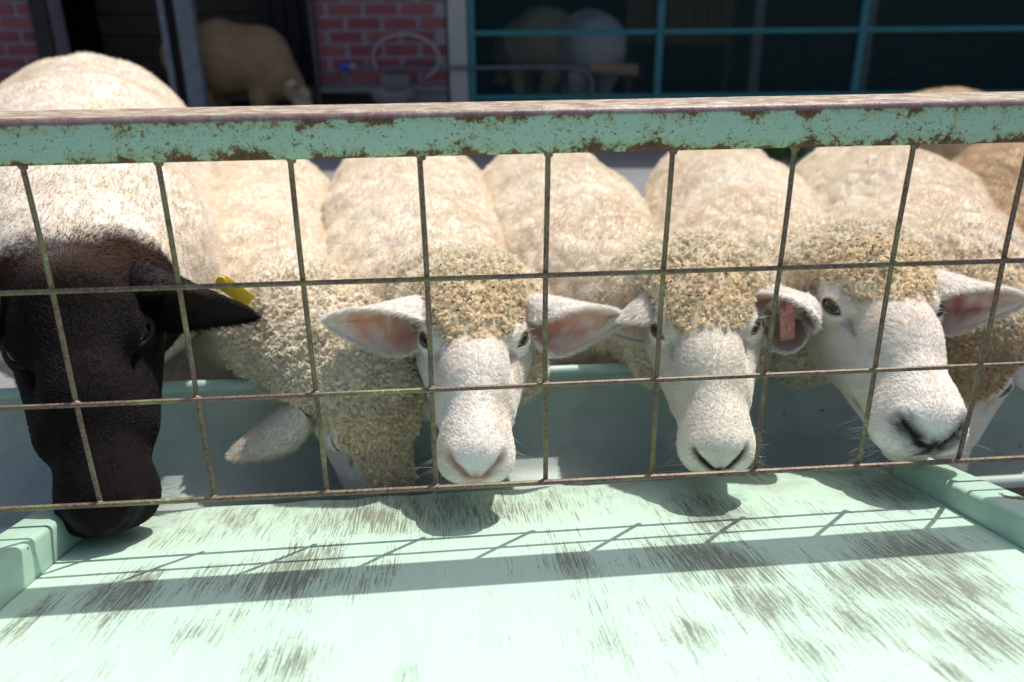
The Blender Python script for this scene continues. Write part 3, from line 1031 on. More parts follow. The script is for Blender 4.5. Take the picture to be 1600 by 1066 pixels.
CREAM = np.array((0.82, 0.75, 0.635)); TAN = np.array((0.60, 0.47, 0.31)); TOPK = np.array((0.85, 0.71, 0.52))
WHITE = np.array((0.88, 0.83, 0.765))


def make_ear(root, base, tip, opn, width, k, loc, inner_col, outer_col, droop=0.0, hair=None, roll=1.0, ns=16, nl=26):
    """leaf shaped cupped ear with an outer and an inner skin; base and tip are world points"""
    base, tip, opn = [np.asarray(q, float) for q in (base, tip, opn)]
    ax = tip - base; L = np.linalg.norm(ax); ax /= L
    opn = opn - ax * (opn @ ax); opn /= np.linalg.norm(opn)
    lat = np.cross(ax, opn)
    outer = []; inner = []
    for i in range(nl + 1):
        t = i / nl
        w_ = width * 0.5 * (0.50 * (1 - t) ** 1.5 + 1.0 * math.sin(math.pi * min(1, t ** 0.92)) ** 0.58)
        w_ = max(w_, 0.0008)
        al = math.radians((118 * (1 - t) ** 1.4 + 50 * (1 - 0.4 * t)) * roll)
        R = w_ / max(math.sin(min(al, math.pi / 2)), 0.25)
        c = base + ax * L * t + opn * (0.010 * math.sin(math.pi * t) + droop * t * t) - opn * 0.012 * (1 - t)
        ro = []; ri = []
        th0 = 0.0042 * k * (1 - 0.6 * t)
        for j in range(ns + 1):
            s = -1 + 2 * j / ns; th = al * s
            nrm = -(lat * -math.sin(th) + opn * (math.cos(th)))
            wav = 0.0012 * math.sin(9 * t + 4 * s) * abs(s)
            p = c + lat * R * math.sin(th) + opn * (R * (1 - math.cos(th)) + wav)
            thk = th0 * math.sqrt(max(0.0, 1 - (abs(s) ** 4)))
            ro.append(p + nrm * thk * 0.5); ri.append(p - nrm * thk * 0.5)
        outer.append(ro); inner.append(ri)
    O = np.array(outer); I = np.array(inner)
    V = np.concatenate([O.reshape(-1, 3), I.reshape(-1, 3)]); n0 = (nl + 1) * (ns + 1); F = []
    for i in range(nl):
        for j in range(ns):
            a = i * (ns + 1) + j
            F.append((a, a + ns + 1, a + ns + 2, a + 1)); F.append((n0 + a + 1, n0 + a + ns + 2, n0 + a + ns + 1, n0 + a))
        for j in (0, ns):
            a = i * (ns + 1) + j
            F.append((a, a + ns + 1, n0 + a + ns + 1, n0 + a) if j else (n0 + a, n0 + a + ns + 1, a + ns + 1, a))
    for j in range(ns):
        a = nl * (ns + 1) + j; F.append((a, n0 + a, n0 + a + 1, a + 1))
    me = bpy.data.meshes.new('ear'); me.from_pydata([tuple(p - loc) for p in V], [], F); me.update()
    t = np.repeat(np.linspace(0, 1, nl + 1), ns + 1); s = np.tile(np.linspace(-1, 1, ns + 1), nl + 1)
    nz_ = vnoise(V[n0:], 90, 3); nz2 = vnoise(V[n0:], 260, 5)
    pink = np.clip(1.25 - np.maximum(np.abs(s) ** 2.2 * 1.25, 0) - np.clip((t - 0.62) * 2.6, 0, 1), 0, 1) * np.clip(0.25 + 1.1 * nz_, 0, 1)
    ic = np.asarray(outer_col) * (1 - pink[:, None]) + np.asarray(inner_col) * pink[:, None]
    vein = np.exp(-((np.abs(s - 0.25 * np.sin(3 * t)) - 0.30) / 0.06) ** 2) * 0.35 * pink
    ic = ic * (1 - vein[:, None]) * (0.85 + 0.3 * nz2[:, None])
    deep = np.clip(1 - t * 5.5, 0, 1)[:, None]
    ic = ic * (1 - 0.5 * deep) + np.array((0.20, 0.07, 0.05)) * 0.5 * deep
    oc = np.tile(np.asarray(outer_col), (n0, 1)) * (0.88 + 0.2 * vnoise(V[:n0], 200, 8)[:, None])
    col = np.concatenate([oc, ic])
    at_ = me.attributes.new('col', 'FLOAT_COLOR', 'POINT')
    at_.data.foreach_set('color', np.concatenate([np.clip(col, 0, 1), np.ones((len(col), 1))], 1).astype(np.float32).ravel())
    me.materials.append(M['ear']); me.shade_smooth()
    o = bpy.data.objects.new('ear', me); COL.objects.link(o); o.parent = root
    # short hair on the back and along the rims
    hc = np.asarray(outer_col if hair is None else hair)
    nb = 3200; i = rng.integers(0, nl, nb); j = rng.integers(0, ns, nb); fi, fj = rng.random((2, nb, 1))
    rt = O[i, j] * (1 - fi) * (1 - fj) + O[i + 1, j] * fi * (1 - fj) + O[i, j + 1] * (1 - fi) * fj + O[i + 1, j + 1] * fi * fj
    e1 = O[i + 1, j] - O[i, j]; e2 = O[i, j + 1] - O[i, j]; nm = unit(np.cross(e1, e2))
    mid = unit(O[i, j] - I[i, j]); nm = np.where((nm * mid).sum(1, keepdims=True) < 0, -nm, nm)
    P1 = fur(rt, nm, np.tile(ax, (nb, 1)), 0.0065, 0.35, 4, 0.00028, np.tile(hc, (nb, 1)), 0.25)
    ne = 1500; i = rng.integers(0, nl, ne); j = np.where(rng.random(ne) < 0.5, 0, ns); fi = rng.random((ne, 1))
    rt = I[i, j] * (1 - fi) + I[i + 1, j] * fi
    inw = unit((I[i, ns // 2] - I[i, j]))
    P2 = fur(rt, np.tile(opn, (ne, 1)), inw * (0.7 * rng.random((ne, 1))) + ax * 0.8, 0.008, 0.5, 4, 0.00028, np.tile(hc, (ne, 1)), 0.25)
    parts = [np.concatenate(q) for q in zip(P1, P2)]
    hcv = curves('ear_hair', *parts, M['black'] if hc.mean() < 0.2 else M['hair'], o, loc)
    return o, O, I


def make_sheep(d):
    """d: head pose, spine, colours and options. Returns the root Empty."""
    pos = np.array(d['pos'], float); hs = d['scale']
    y_ = np.array(d['fwd'], float); y_ /= np.linalg.norm(y_); z_ = np.array(d['up'], float); z_ -= y_ * (z_ @ y_); z_ /= np.linalg.norm(z_)
    x_ = np.cross(y_, z_); R = np.stack([x_, y_, z_], 1)
    dark = d.get('dark', False); near = d.get('near', True)
    W = lambda q: R @ (np.asarray(q, float) * hs) + pos
    spine = [(np.array(p[:3], float), p[3]) for p in d['spine']]
    nk = d.get('neck_r', 0.078)
    chain = spine + [(W((0, -0.092, -0.050)), nk * hs)]
    o = dict(muzzle=d.get('muzzle', 1.0), eye_open=d.get('eye_open', 0.0066), full=d.get('full', 0))
    # legs from the rump and the shoulder
    ru, sh = spine[0][0], spine[d.get('shoulder', 2)][0]
    hd = (sh - ru); hd[2] = 0; hd /= np.linalg.norm(hd); sd = np.array([hd[1], -hd[0], 0])
    legs = []
    for sgn in (-1, 1):
        h0 = ru + hd * 0.06 + sd * sgn * 0.095; h0[2] = 0.36
        legs.append([(h0, 0.085), (h0 + hd * 0.06 + np.array([0, 0, -0.12]), 0.055), (h0 - hd * 0.045 + np.array([0, 0, -0.215]), 0.027), (np.array([*(h0 - hd * 0.02)[:2], 0.03]), 0.021), (np.array([*(h0 + hd * 0.005)[:2], 0.022]), 0.026)])
        f0 = sh + sd * sgn * 0.085 + hd * 0.0; f0[2] = 0.34
        legs.append([(f0, 0.07), (f0 - hd * 0.015 + np.array([0, 0, -0.13]), 0.034), (f0 + np.array([0, 0, -0.17]), 0.027), (np.array([*(f0)[:2], 0.03]), 0.020), (np.array([*(f0 + hd * 0.02)[:2], 0.022]), 0.026)])
    vs = d.get('vstretch', 1.0)

    def body(P):
        v = None
        for (a, ra), (b, rb) in zip(chain[:-1], chain[1:]):
            q = cone(P, a, b, ra, rb); v = q if v is None else smin(v, q, 0.05)
        for lg in legs:
            for (a, ra), (b, rb) in zip(lg[:-1], lg[1:]):
                v = smin(v, cone(P, a, b, ra, rb), 0.03)
        for b in d.get('bumps', ()):
            v = smin(v, ell(P, b[:3], b[3]), 0.05)
        return v
    topk = d.get('topknot', True)

    def wool_head(Q):
        v = np.full(len(Q), 9.0)
        if topk:
            cr = d.get('crown', 1.0); B = np.abs(Q) * [1, 0, 0] + Q * [0, 1, 1]
            v = ell(Q, (0, -0.062, 0.030), (0.068, 0.066, 0.034 * cr))
            v = smin(v, ell(Q, (0, -0.004, 0.041), (0.046, 0.038, 0.018 * cr)), 0.015)
            v = smin(v, ell(B, (0.062, -0.080, -0.035), (0.036, 0.046, 0.064)), 0.02)
            v = smin(v, ell(B, (0.055, -0.056, -0.092), (0.036, 0.052, 0.046)), 0.02)
            v = smin(v, ell(Q, (0, -0.075, -0.095), (0.068, 0.06, 0.045)), 0.02)
        return v

    def sdf(P):
        v = body(P)
        Q = (P - pos) @ R / hs
        m = np.linalg.norm(Q, axis=1) < 0.36
        if m.any():
            q = Q[m]
            h, al, ea = head_sdf(q, o)
            h = h * hs
            if topk:
                h = smin(h, wool_head(q) * hs, 0.008)
            v[m] = smin(v[m], h, 0.016)
        return v

    # grid
    allp = np.array([p for p, r in chain]); allr = np.array([r for p, r in chain])
    hb_ = np.array([W(c) for c in [(sx * 0.08, yy, zz) for sx in (-1, 1) for yy in (-0.06, 0.20) for zz in (-0.09, 0.075)]])
    lo = np.minimum((allp - allr[:, None]).min(0), hb_.min(0)) - 0.05; hi = np.maximum((allp + allr[:, None]).max(0), hb_.max(0)) + 0.05
    for b in d.get('bumps', ()):
        lo = np.minimum(lo, np.array(b[:3]) - np.array(b[3]) - .03); hi = np.maximum(hi, np.array(b[:3]) + np.array(b[3]) + .03)
    lo[2] = -0.02
    fine, coarse = (d.get('fine', 0.0028), 0.0105) if near else (0.006, 0.014)
    axes = [near_coords(lo[i], hi[i], max(lo[i] + .005, hb_[:, i].min()), min(hi[i] - .005, hb_[:, i].max()), fine, coarse) for i in range(3)]
    P, F = surface_nets(sdf, *axes)
    # sharpen onto the surface
    G, gl = gradient(sdf, P)
    for _ in range(1):
        st = np.clip(sdf(P) / np.maximum(gl, 0.4), -0.004, 0.004); P = P - G * st[:, None]
    Nn = G
    Q = (P - pos) @ R / hs
    dist_h = np.linalg.norm(Q - [0, 0.03, -0.01], axis=1)
    isH = dist_h < 0.30
    hv = np.full(len(P), 9.0); al = np.full(len(P), 9.0); ea = np.zeros(len(P))
    hv[isH], al[isH], ea[isH] = head_sdf(Q[isH], o)
    # bare face: in front of a line that runs from the brow behind the eyes to the jaw
    zz = Q[:, 2]; ax_ = np.abs(Q[:, 0])
    yb = np.interp(zz, [-0.12, -0.06, -0.02, 0.018, 0.034, 0.06], d.get('faceline', [0.035, -0.008, -0.040, -0.030, 0.030, 0.048]))
    yb = yb - 0.035 * np.clip((ax_ - 0.038) / 0.016, 0, 1) * np.clip((zz - 0.01) / 0.02, 0, 1)
    yb = yb + 0.014 * (vnoise(P, 60, 11) - 0.5) + 0.012 * (vnoise(P, 170, 12) - 0.5)
    face = np.clip((Q[:, 1] - yb) / 0.012 + 0.5, 0, 1)
    face[~isH] = 0
    face = np.where((dist_h < 0.27) & (hv < 0.02), face, 0)
    if not topk:
        yb = -0.092 + 0.016 * (vnoise(P, 40, 11) - 0.5) + d.get('dark_edge', 0.0)
        face = np.clip((Q[:, 1] - yb) / 0.025 + 0.5, 0, 1); face = np.where((dist_h < 0.25) & (hv < 0.03), face, 0)
    legm = np.clip((0.20 - P[:, 2]) / 0.06, 0, 1)
    # fleece relief
    wl = 1 - np.maximum(face, legm)
    fr = d.get('fleece', 1.0)
    pw = P + 0.012 * np.stack([vnoise(P, 40, 21), vnoise(P, 40, 22), vnoise(P, 40, 23)], 1)
    d1, d2 = worley(pw * [1, 0.6, 1], 30, 5)
    crack = np.clip((d2 - d1) * 2.2, 0, 1)
    big = vnoise(P, 9, 31); mid = vnoise(P, 22, 32)
    disp = (0.0036 * fr * (crack - 0.6) + 0.020 * (big - 0.5) * fr + 0.008 * (mid - 0.5)) * wl
    disp = np.where(isH & (dist_h < 0.17), disp * 0.35, disp)
    P2 = P + Nn * disp[:, None]
    # colours
    wc = np.array(d.get('wool', CREAM)); tn = np.array(d.get('crevice', TAN))
    k1 = np.clip(0.78 - 0.75 * crack + 0.55 * (vnoise(P, 16, 41) - 0.5) + 0.9 * (vnoise(P, 5, 42) - 0.62), 0, 1)[:, None]
    body_c = wc * (1 - 0.5 * k1) + tn * 0.5 * k1
    body_c = body_c * (0.9 + 0.2 * vnoise(P, 55, 43)[:, None])
    if topk:
        kn = np.clip((d.get('lockr', 0.19) - 0.03 - np.linalg.norm(Q - [0, -0.0, 0.01], axis=1)) / 0.06, 0, 1)[:, None]
        body_c = body_c * (1 - kn) + np.array(d.get('top_col', TOPK)) * 0.72 * kn  # shade painted in: darker base colour under the locks makes gaps look shadowed
    fc = np.array(d.get('face', WHITE))
    fcol = np.tile(fc, (len(P), 1)) * (0.93 + 0.12 * vnoise(P, 70, 44)[:, None])
    if not dark:
        bl = np.clip((vnoise(P, 26, 48) * 0.6 + vnoise(P, 70, 49) * 0.4 - 0.48) * 3.0, 0, 1)[:, None] * 0.5
        fcol = fcol * (1 - bl) + np.array((0.78, 0.66, 0.52)) * bl
    nose = np.array(d.get('nose', (0.55, 0.30, 0.25)))
    nsr = np.minimum(cone(np.abs(Q) * [1, 0, 0] + Q * [0, 1, 1], (0.006, 0.187, -0.018), (0.026, 0.174, 0.002), 0.0, 0.0),
                     cone(Q, (0, 0.186, -0.012), (0, 0.186, -0.044), 0, 0))
    nm = np.clip(1.15 - nsr / d.get('nose_w', 0.011), 0, 1)[:, None] * d.get('nose_k', 1.0)
    nm = np.clip(nm * (0.55 + 0.9 * vnoise(P, 160, 46)[:, None]), 0, 1)
    fcol = fcol * (1 - nm) + nose * nm
    dk = np.clip(1.3 - nsr / 0.0045, 0, 1)[:, None] * (Q[:, 2] > -0.02)[:, None] * d.get('slit', 0.85)
    fcol = fcol * (1 - dk) + nose * 0.22 * dk
    rim_ = np.clip(1 - np.abs(al) / 0.0035, 0, 1) * (ea > 0.0) * isH
    inner = (al < 0) & (ea > 0.0) & isH
    rim_ = np.clip(rim_ + inner, 0, 1)[:, None] * 0.9
    fcol = fcol * (1 - rim_) + np.array((0.05, 0.035, 0.03)) * rim_
    A_ = np.abs(Q) * [1, 0, 0] + Q * [0, 1, 1]
    tear = np.clip(1 - cone(A_, (0.040, 0.024, 0.010), (0.034, 0.052, 0.004), 0, 0) / 0.006, 0, 1)[:, None] * 0.45
    fcol = fcol * (1 - tear) + np.array((0.22, 0.19, 0.17)) * tear
    mth = np.clip(1 - np.minimum(cone(A_, (0.040, 0.098, -0.043), (0.033, 0.146, -0.047), 0, 0), cone(A_, (0.033, 0.146, -0.047), (0, 0.181, -0.041), 0, 0)) / 0.006, 0, 1)[:, None] * d.get('lip', 0.7)
    fcol = fcol * (1 - mth) + np.array((0.25, 0.20, 0.17)) * mth
    if dark:
        br = np.clip((-0.02 - Q[:, 1]) / 0.09, 0, 1)[:, None] * np.clip((zz + 0.02) / 0.05, 0, 1)[:, None]
        fcol = fcol * (1 - br) + np.array((0.085, 0.042, 0.022)) * br
    col = body_c * (1 - face[:, None]) + fcol * face[:, None]
    col = col * (1 - legm[:, None]) + np.array(d.get('leg', fc)) * legm[:, None]
    hoof = (P[:, 2] < 0.045)[:, None]
    col = np.where(hoof, np.array((0.06, 0.05, 0.04)), col)

    loc = np.array([(ru[0] + sh[0]) / 2, (ru[1] + sh[1]) / 2, 0.0])
    root = empty('sheep', loc)
    tag(root, d['label'], 'sheep', d.get('group'))
    me = bpy.data.meshes.new('body')
    tri = F
    me.vertices.add(len(P2)); me.vertices.foreach_set('co', (P2 - loc).astype(np.float32).ravel())
    me.loops.add(F.size); me.loops.foreach_set('vertex_index', F.astype(np.int32).ravel())
    me.polygons.add(len(F)); me.polygons.foreach_set('loop_start', np.arange(0, F.size, 4, dtype=np.int32))
    me.polygons.foreach_set('loop_total', np.full(len(F), 4, np.int32))
    me.update(calc_edges=True); me.validate()
    at_ = me.attributes.new('col', 'FLOAT_COLOR', 'POINT')
    at_.data.foreach_set('color', np.concatenate([np.clip(col, 0, 1), np.ones((len(col), 1))], 1).astype(np.float32).ravel())
    me.materials.append(M['dark_skin' if dark else 'skin']); me.shade_smooth()
    ob = bpy.data.objects.new('body', me); COL.objects.link(ob); ob.parent = root

    # eyes
    for side in (-1, 1):
        a, u, v = eye_frame(side)
        vv = []; ff = []; cc = []
        nr, na = 30, 40
        for i in range(nr + 1):
            th = math.pi * i / nr
            for k in range(na):
                ph = 2 * math.pi * k / na
                q = a * math.cos(th) + (u * math.cos(ph) + v * math.sin(ph)) * math.sin(th)
                vv.append(W(EYE_C * [side, 1, 1] + q * EYE_R * (1.0 + 0.06 * max(0, math.cos(th) - 0.72))) - loc)
                eu, ev = math.sin(th) * math.cos(ph), math.sin(th) * math.sin(ph)
                rr = math.sin(th)
                if rr < 0.62:
                    c = np.array((0.26, 0.155, 0.055)) * (0.92 + 0.08 * math.sin(ph * 9)) * (1.15 - 0.75 * rr)
                    if abs(ev) < 0.20 and abs(eu) < 0.46: c = np.array((0.006, 0.006, 0.008))
                else:
                    c = np.array((0.05, 0.03, 0.02)) if rr < 0.82 else np.array((0.09, 0.06, 0.05))
                if dark: c = c * 0.25
                cc.append(c)
        for i in range(nr):
            for k in range(na):
                k2 = (k + 1) % na
                ff.append((i * na + k, i * na + k2, (i + 1) * na + k2, (i + 1) * na + k))
        em = bpy.data.meshes.new('eye'); em.from_pydata([tuple(q) for q in vv], [], ff); em.update()
        ca = em.attributes.new('col', 'FLOAT_COLOR', 'POINT')
        ca.data.foreach_set('color', np.concatenate([np.array(cc), np.ones((len(cc), 1))], 1).astype(np.float32).ravel())
        em.materials.append(M['wet']); em.shade_smooth()
        eo = bpy.data.objects.new('eye', em); COL.objects.link(eo); eo.parent = root

    # ---- hair and wool, rooted on the surface
    if not near and not d.get('fuzz'):
        return root
    T = np.concatenate([F[:, [0, 1, 2]], F[:, [0, 2, 3]]])
    ta = np.linalg.norm(np.cross(P2[T[:, 1]] - P2[T[:, 0]], P2[T[:, 2]] - P2[T[:, 0]]), axis=1) / 2
    tc = P2[T].mean(1); tf = face[T].mean(1); tl = legm[T].mean(1); th_ = dist_h[T].mean(1)
    tn_ = unit(Nn[T].mean(1)); tal = al[T].min(1); tea = ea[T].mean(1); tns = nsr[T].mean(1)
    toc = unit(CAM - tc); facing = (toc * tn_).sum(1)

    def sample(wt, n):
        c = np.cumsum(wt * ta)
        n = int(n * 1.0)
        k = np.searchsorted(c, rng.random(n) * c[-1]); k = np.clip(k, 0, len(T) - 1)
        r1 = np.sqrt(rng.random(n)); r2 = rng.random(n)
        b = np.stack([1 - r1, r1 * (1 - r2), r1 * r2], 1)[:, :, None]
        return (P2[T[k]] * b).sum(1), unit((Nn[T[k]] * b).sum(1)), (col[T[k]] * b).sum(1), k
    dens = d.get('dens', 1.0)
    # body fleece locks: dense near the head, sparser behind and under
    wool = np.clip(1 - tf - tl, 0, 1)
    wool = np.where(tf > 0.5, 0, wool)
    vis = np.where(facing > -0.3, 1.0, 0.12) * np.where(tc[:, 2] > 0.32, 1.0, 0.15)
    lr = d.get('lockr', 0.19)
    nearh = np.clip((lr + 0.05 - th_) / 0.06, 0, 1) * (1.0 if topk else 0.0)
    a_head = (wool * vis * nearh * ta).sum(); a_body = (wool * vis * (1 - nearh) * ta).sum()
    sets = []
    g_ = np.array([0, 0, -1.0])
    if a_head > 0:
        n = int(a_head / (d.get('lock', 0.0060) ** 2) * dens)
        p, nn, c, k = sample(wool * vis * nearh, n)
        q = (p - pos) @ R / hs
        crown = np.clip(1 - np.linalg.norm((q - [0, -0.04, 0.05]) / [0.09, 0.09, 0.07], axis=1), 0, 1)[:, None]
        fl = g_ + 0.6 * rng.normal(size=(n, 3))
        ax = unit(nn + 0.45 * fl * (1 - crown) + 0.35 * crown * rng.normal(size=(n, 3)))
        base_c = np.array(d.get('top_col', TOPK)); tone = (0.84 + 0.36 * vnoise(p, 45, 51))[:, None] * (0.85 + 0.3 * rng.random((n, 1)))
        far = np.clip(np.maximum((np.linalg.norm(q - [0, -0.03, 0.03], axis=1) - 0.08) / 0.07, (-0.03 - q[:, 1]) / 0.05), 0, 1)[:, None]
        lc = (base_c * (1 - far) + (0.05 * base_c + 1.0 * wc) * far) * tone
        sets.append(locks(p, ax, d.get('lock_len', 0.0115), 0.0020, 1.5, 15, 8, 0.0024, 0.00038, lc, 0.35))
    if a_head > 0:
        n = int(min(a_head / (0.003 ** 2), 9000))
        p, nn, c, k = sample(wool * vis * nearh, n)
        ax = unit(nn + 0.8 * rng.normal(size=(n, 3)))
        sets.append(locks(p, ax, 0.0165, 0.0022, 1.3, 1, 6, 0.001, 0.00018, np.clip(np.array(d.get('top_col', TOPK)) * (1.05 + 0.25 * rng.random((n, 1))), 0, 0.9), 0.2))
    n = int(min(a_body / (0.0025 ** 2) * dens, 110000))
    p, nn, c, k = sample(wool * vis * (1 - nearh), n)
    fl = g_ * 0.35 + 0.75 * rng.normal(size=(n, 3)) + 1.3 * (np.stack([vnoise(p, 20, 61), vnoise(p, 20, 62), vnoise(p, 20, 63)], 1) - 0.5)
    ax = unit(nn * 0.8 + 0.6 * fl)
    lc = c * (0.90 + 0.22 * rng.random((n, 1)))
    sets.append(locks(p, ax, d.get('fuzz_len', 0.0095), 0.0018, 0.8, 1, 4, 0.0008, 0.00042, np.clip(lc * 1.04, 0, 0.9), 0.12))
    for s_, nm_ in zip(sets, ['topknot_wool', 'stray_wool', 'fleece'] if len(sets) == 3 else ['fleece']):
        curves(nm_, *s_, M['wool'], root, loc)
    # bare-face hair
    if near:
        fw_ = np.clip(tf, 0, 1) * np.where((tal < 0.0060) & (tea > 0), 0, 1) * np.clip((tns - 0.003) / 0.006, 0.0, 1) * np.where(facing > -0.4, 1, 0.15)
        n = d.get('nfur', 34000)
        p, nn, c, k = sample(fw_, n)
        q = (p - pos) @ R / hs
        # lies back from the nose, spreading to the cheeks
        fl = np.stack([np.sign(q[:, 0]) * np.clip(np.abs(q[:, 0]) * 22, 0, 1.0), -np.ones(len(q)) * np.where(q[:, 2] > 0.0, 0.75, 1.0), -0.5 * np.clip(np.abs(q[:, 0]) * 18, 0, 1)], 1) @ R.T
        L = np.interp(q[:, 1], [-0.12, 0.0, 0.10, 0.19], [0.012, 0.009, 0.0075, 0.004])[:, None, None] * hs * (0.5 if dark else 0.9)
        if dark:
            tone = np.array((0.0075, 0.0055, 0.0055)); bt = np.array((0.055, 0.022, 0.011))
            br = np.clip((-0.025 - q[:, 1]) / 0.05 + 0.7 * (vnoise(p, 40, 71) - 0.5), 0, 1)[:, None] * np.clip((q[:, 2] + 0.05) / 0.06, 0, 1)[:, None]
            c = tone * (1 - br) + bt * br
            edge = np.clip((-0.082 - q[:, 1]) / 0.02, 0, 1)[:, None]
            c = c * (1 - edge) + (0.4 * bt + 0.6 * wc) * edge
            gp = np.exp(-(((q - np.array(d.get('grey', (0.01, -0.075, 0.06)))) / [0.022, 0.02, 0.03]) ** 2).sum(1))[:, None]
            c = c * (1 - 0.7 * gp) + np.array((0.30, 0.28, 0.28)) * 0.7 * gp
            c = c * (0.6 + 0.8 * rng.random((n, 1)) ** 4)
        else:
            c = np.clip(c * 1.03, 0, 0.92)
        S3 = fur(p, nn, fl, L, 0.30, 4, (0.0002 if not dark else 0.00022) * hs, c, 0.22)
        # longer lashes and whiskers
        curves('face_hair', *S3, M['black'] if dark else M['hair'], root, loc)
        ls = []
        for side in (-1, 1):
            a, u, v = eye_frame(side)
            for i in range(11):
                s = rng.uniform(-1, 1); b0 = EYE_C * [side, 1, 1] + a * (EYE_R * 0.96) * 1.12 + u * 0.0125 * s + v * (0.0075 * (1 - s * s) + 0.0015)
                dirv = a * 0.9 + v * rng.uniform(0.0, 0.35) + u * (0.35 * s + rng.uniform(-0.2, 0.2)); dirv /= np.linalg.norm(dirv)
                l = rng.uniform(0.006, 0.012)
                ls.append([W(b0), W(b0 + dirv * l * 0.5 + v * 0.0006), W(b0 + dirv * l - v * 0.0015)])
        ls = np.array(ls); lc = np.tile(np.array((0.03, 0.02, 0.02)) if dark else np.array((0.62, 0.58, 0.53)), (len(ls), 1))
        ra = np.tile(np.array([0.00016, 0.00014, 0.00006]) * hs, (len(ls), 1))
        curves('eyelashes', ls, ra, lc, M['black'] if dark else M['hair'], root, loc)
        wh = []
        for i in range(60):
            side = rng.choice([-1, 1]); b0 = np.array([side * rng.uniform(0.02, 0.036) * o['muzzle'], rng.uniform(0.12, 0.17), rng.uniform(-0.055, -0.02)])
            dv = np.array([side * 1.0, rng.uniform(-0.3, 0.6), rng.uniform(-0.7, 0.1)]); dv /= np.linalg.norm(dv); l = rng.uniform(0.015, 0.035)
            wh.append([W(b0), W(b0 + dv * l * 0.5), W(b0 + dv * l + [0, 0, -0.004])])
        wh = np.array(wh); curves('whiskers', wh, np.tile(np.array([0.00016, 0.00013, 0.00005]), (len(wh), 1)), np.tile(np.array((0.05, 0.045, 0.04)) if dark else np.array((0.7, 0.68, 0.64)), (len(wh), 1)), M['hair'], root, loc)
    # seeds and hay bits caught in the topknot
    ns_ = d.get('seeds', 0)
    if ns_:
        sel = np.clip(1 - np.linalg.norm(((tc - pos) @ R / hs - [0.0, -0.02, 0.055]) / [0.075, 0.06, 0.05], axis=1), 0, 1) * (tf < 0.5)
        p, nn, c, k = sample(sel + 1e-9, ns_)
        mb = MB()
        for a, b in zip(p, nn):
            q = rng.normal(size=3); q -= b * (q @ b) * 0.6; q /= np.linalg.norm(q); l = rng.uniform(0.002, 0.0042)
            c0 = a + b * rng.uniform(0.006, 0.0115) - loc
            mb.tube([c0 - q * l, c0, c0 + q * l], [0.0003, 0.0011, 0.0003], 5)
        so = mb.build('hay_bits', M['seed'], root); so['kind'] = 'stuff'
    root['_W'] = [float(t) for t in np.r_[pos, R.ravel() * hs]]
    for e in d.get('ears', ()):
        sg = e['side']
        base = W((0.058 * sg, -0.052, 0.008)) if 'base' not in e else e['base']
        tip = e['tip']
        eo, O, I = make_ear(root, base, tip, e['open'], e.get('w', 0.062), 1.0, loc, e.get('pink', (0.74, 0.38, 0.30)), e.get('col', fc), e.get('droop', 0.0), e.get('hair'), e.get('roll', 1.0))
        e['_O'], e['_I'], e['_o'] = O, I, eo
    root['_loc'] = [float(t) for t in loc]
    for kx in ('_W', '_loc'):
        del root[kx]
    d['_root'], d['_loc'] = root, loc
    return root


BLACK_NOSE = (0.035, 0.03, 0.035)
G = 'sheep lined up along the feeding trough'
sheep = []
# dark faced sheep, left
s1 = dict(label='large sheep with a black face, its muzzle resting on the feeding board', group=G,
          pos=(-0.5400, 0.180, 0.6020), fwd=(0.25, -0.723, -0.643), up=(0.137, -0.631, 0.763), scale=1.27, muzzle=1.06, full=1, eye_open=0.0045, dark=True, topknot=False,
          spine=[(-0.93, 1.32, 0.60, 0.245), (-0.83, 0.98, 0.57, 0.255), (-0.705, 0.64, 0.56, 0.215), (-0.61, 0.42, 0.63, 0.165)], neck_r=0.098,
          face=(0.012, 0.009, 0.009), leg=(0.03, 0.025, 0.025), nose=(0.05, 0.045, 0.05), nfur=46000, wool=(0.82, 0.75, 0.655), fleece=0.55,
          ears=[dict(side=-1, tip=at(408, 486, 0.23), base=at(206, 420, 0.27), open=(0.15, -0.92, -0.35), w=0.058, droop=0.012, pink=(0.05, 0.03, 0.028), col=(0.016, 0.011, 0.010), roll=1.15),
                dict(side=1, tip=at(-200, 470, 0.20), open=(-0.25, -0.75, -0.7), w=0.062, pink=(0.05, 0.03, 0.028), col=(0.028, 0.02, 0.019), roll=1.15)])
s2 = dict(label='woolly sheep with its face hidden in the trough beside the black faced sheep', group=G,
          pos=(-0.212, 0.2423, 0.440), fwd=(0.10, -0.12, -0.98), up=(0.467, -0.878, 0.14), scale=1.0,
          spine=[(-0.53, 1.20, 0.46, 0.18), (-0.49, 0.88, 0.445, 0.185), (-0.43, 0.61, 0.455, 0.17), (-0.335, 0.43, 0.505, 0.105)], neck_r=0.088,
          eye_open=0.001, nose=(0.45, 0.28, 0.24), lock=0.0058, lock_len=0.013, lockr=0.235, faceline=[0.05, 0.015, -0.01, -0.02, 0.075, 0.095],
          ears=[dict(side=1, tip=at(360, 714, 0.205), base=at(474, 640, 0.225), open=(-0.3, 0.5, -0.75), w=0.045, hair=(0.66, 0.60, 0.52)),
                dict(side=-1, tip=at(700, 600, 0.36), open=(0.3, 0.5, -0.7), w=0.058)])
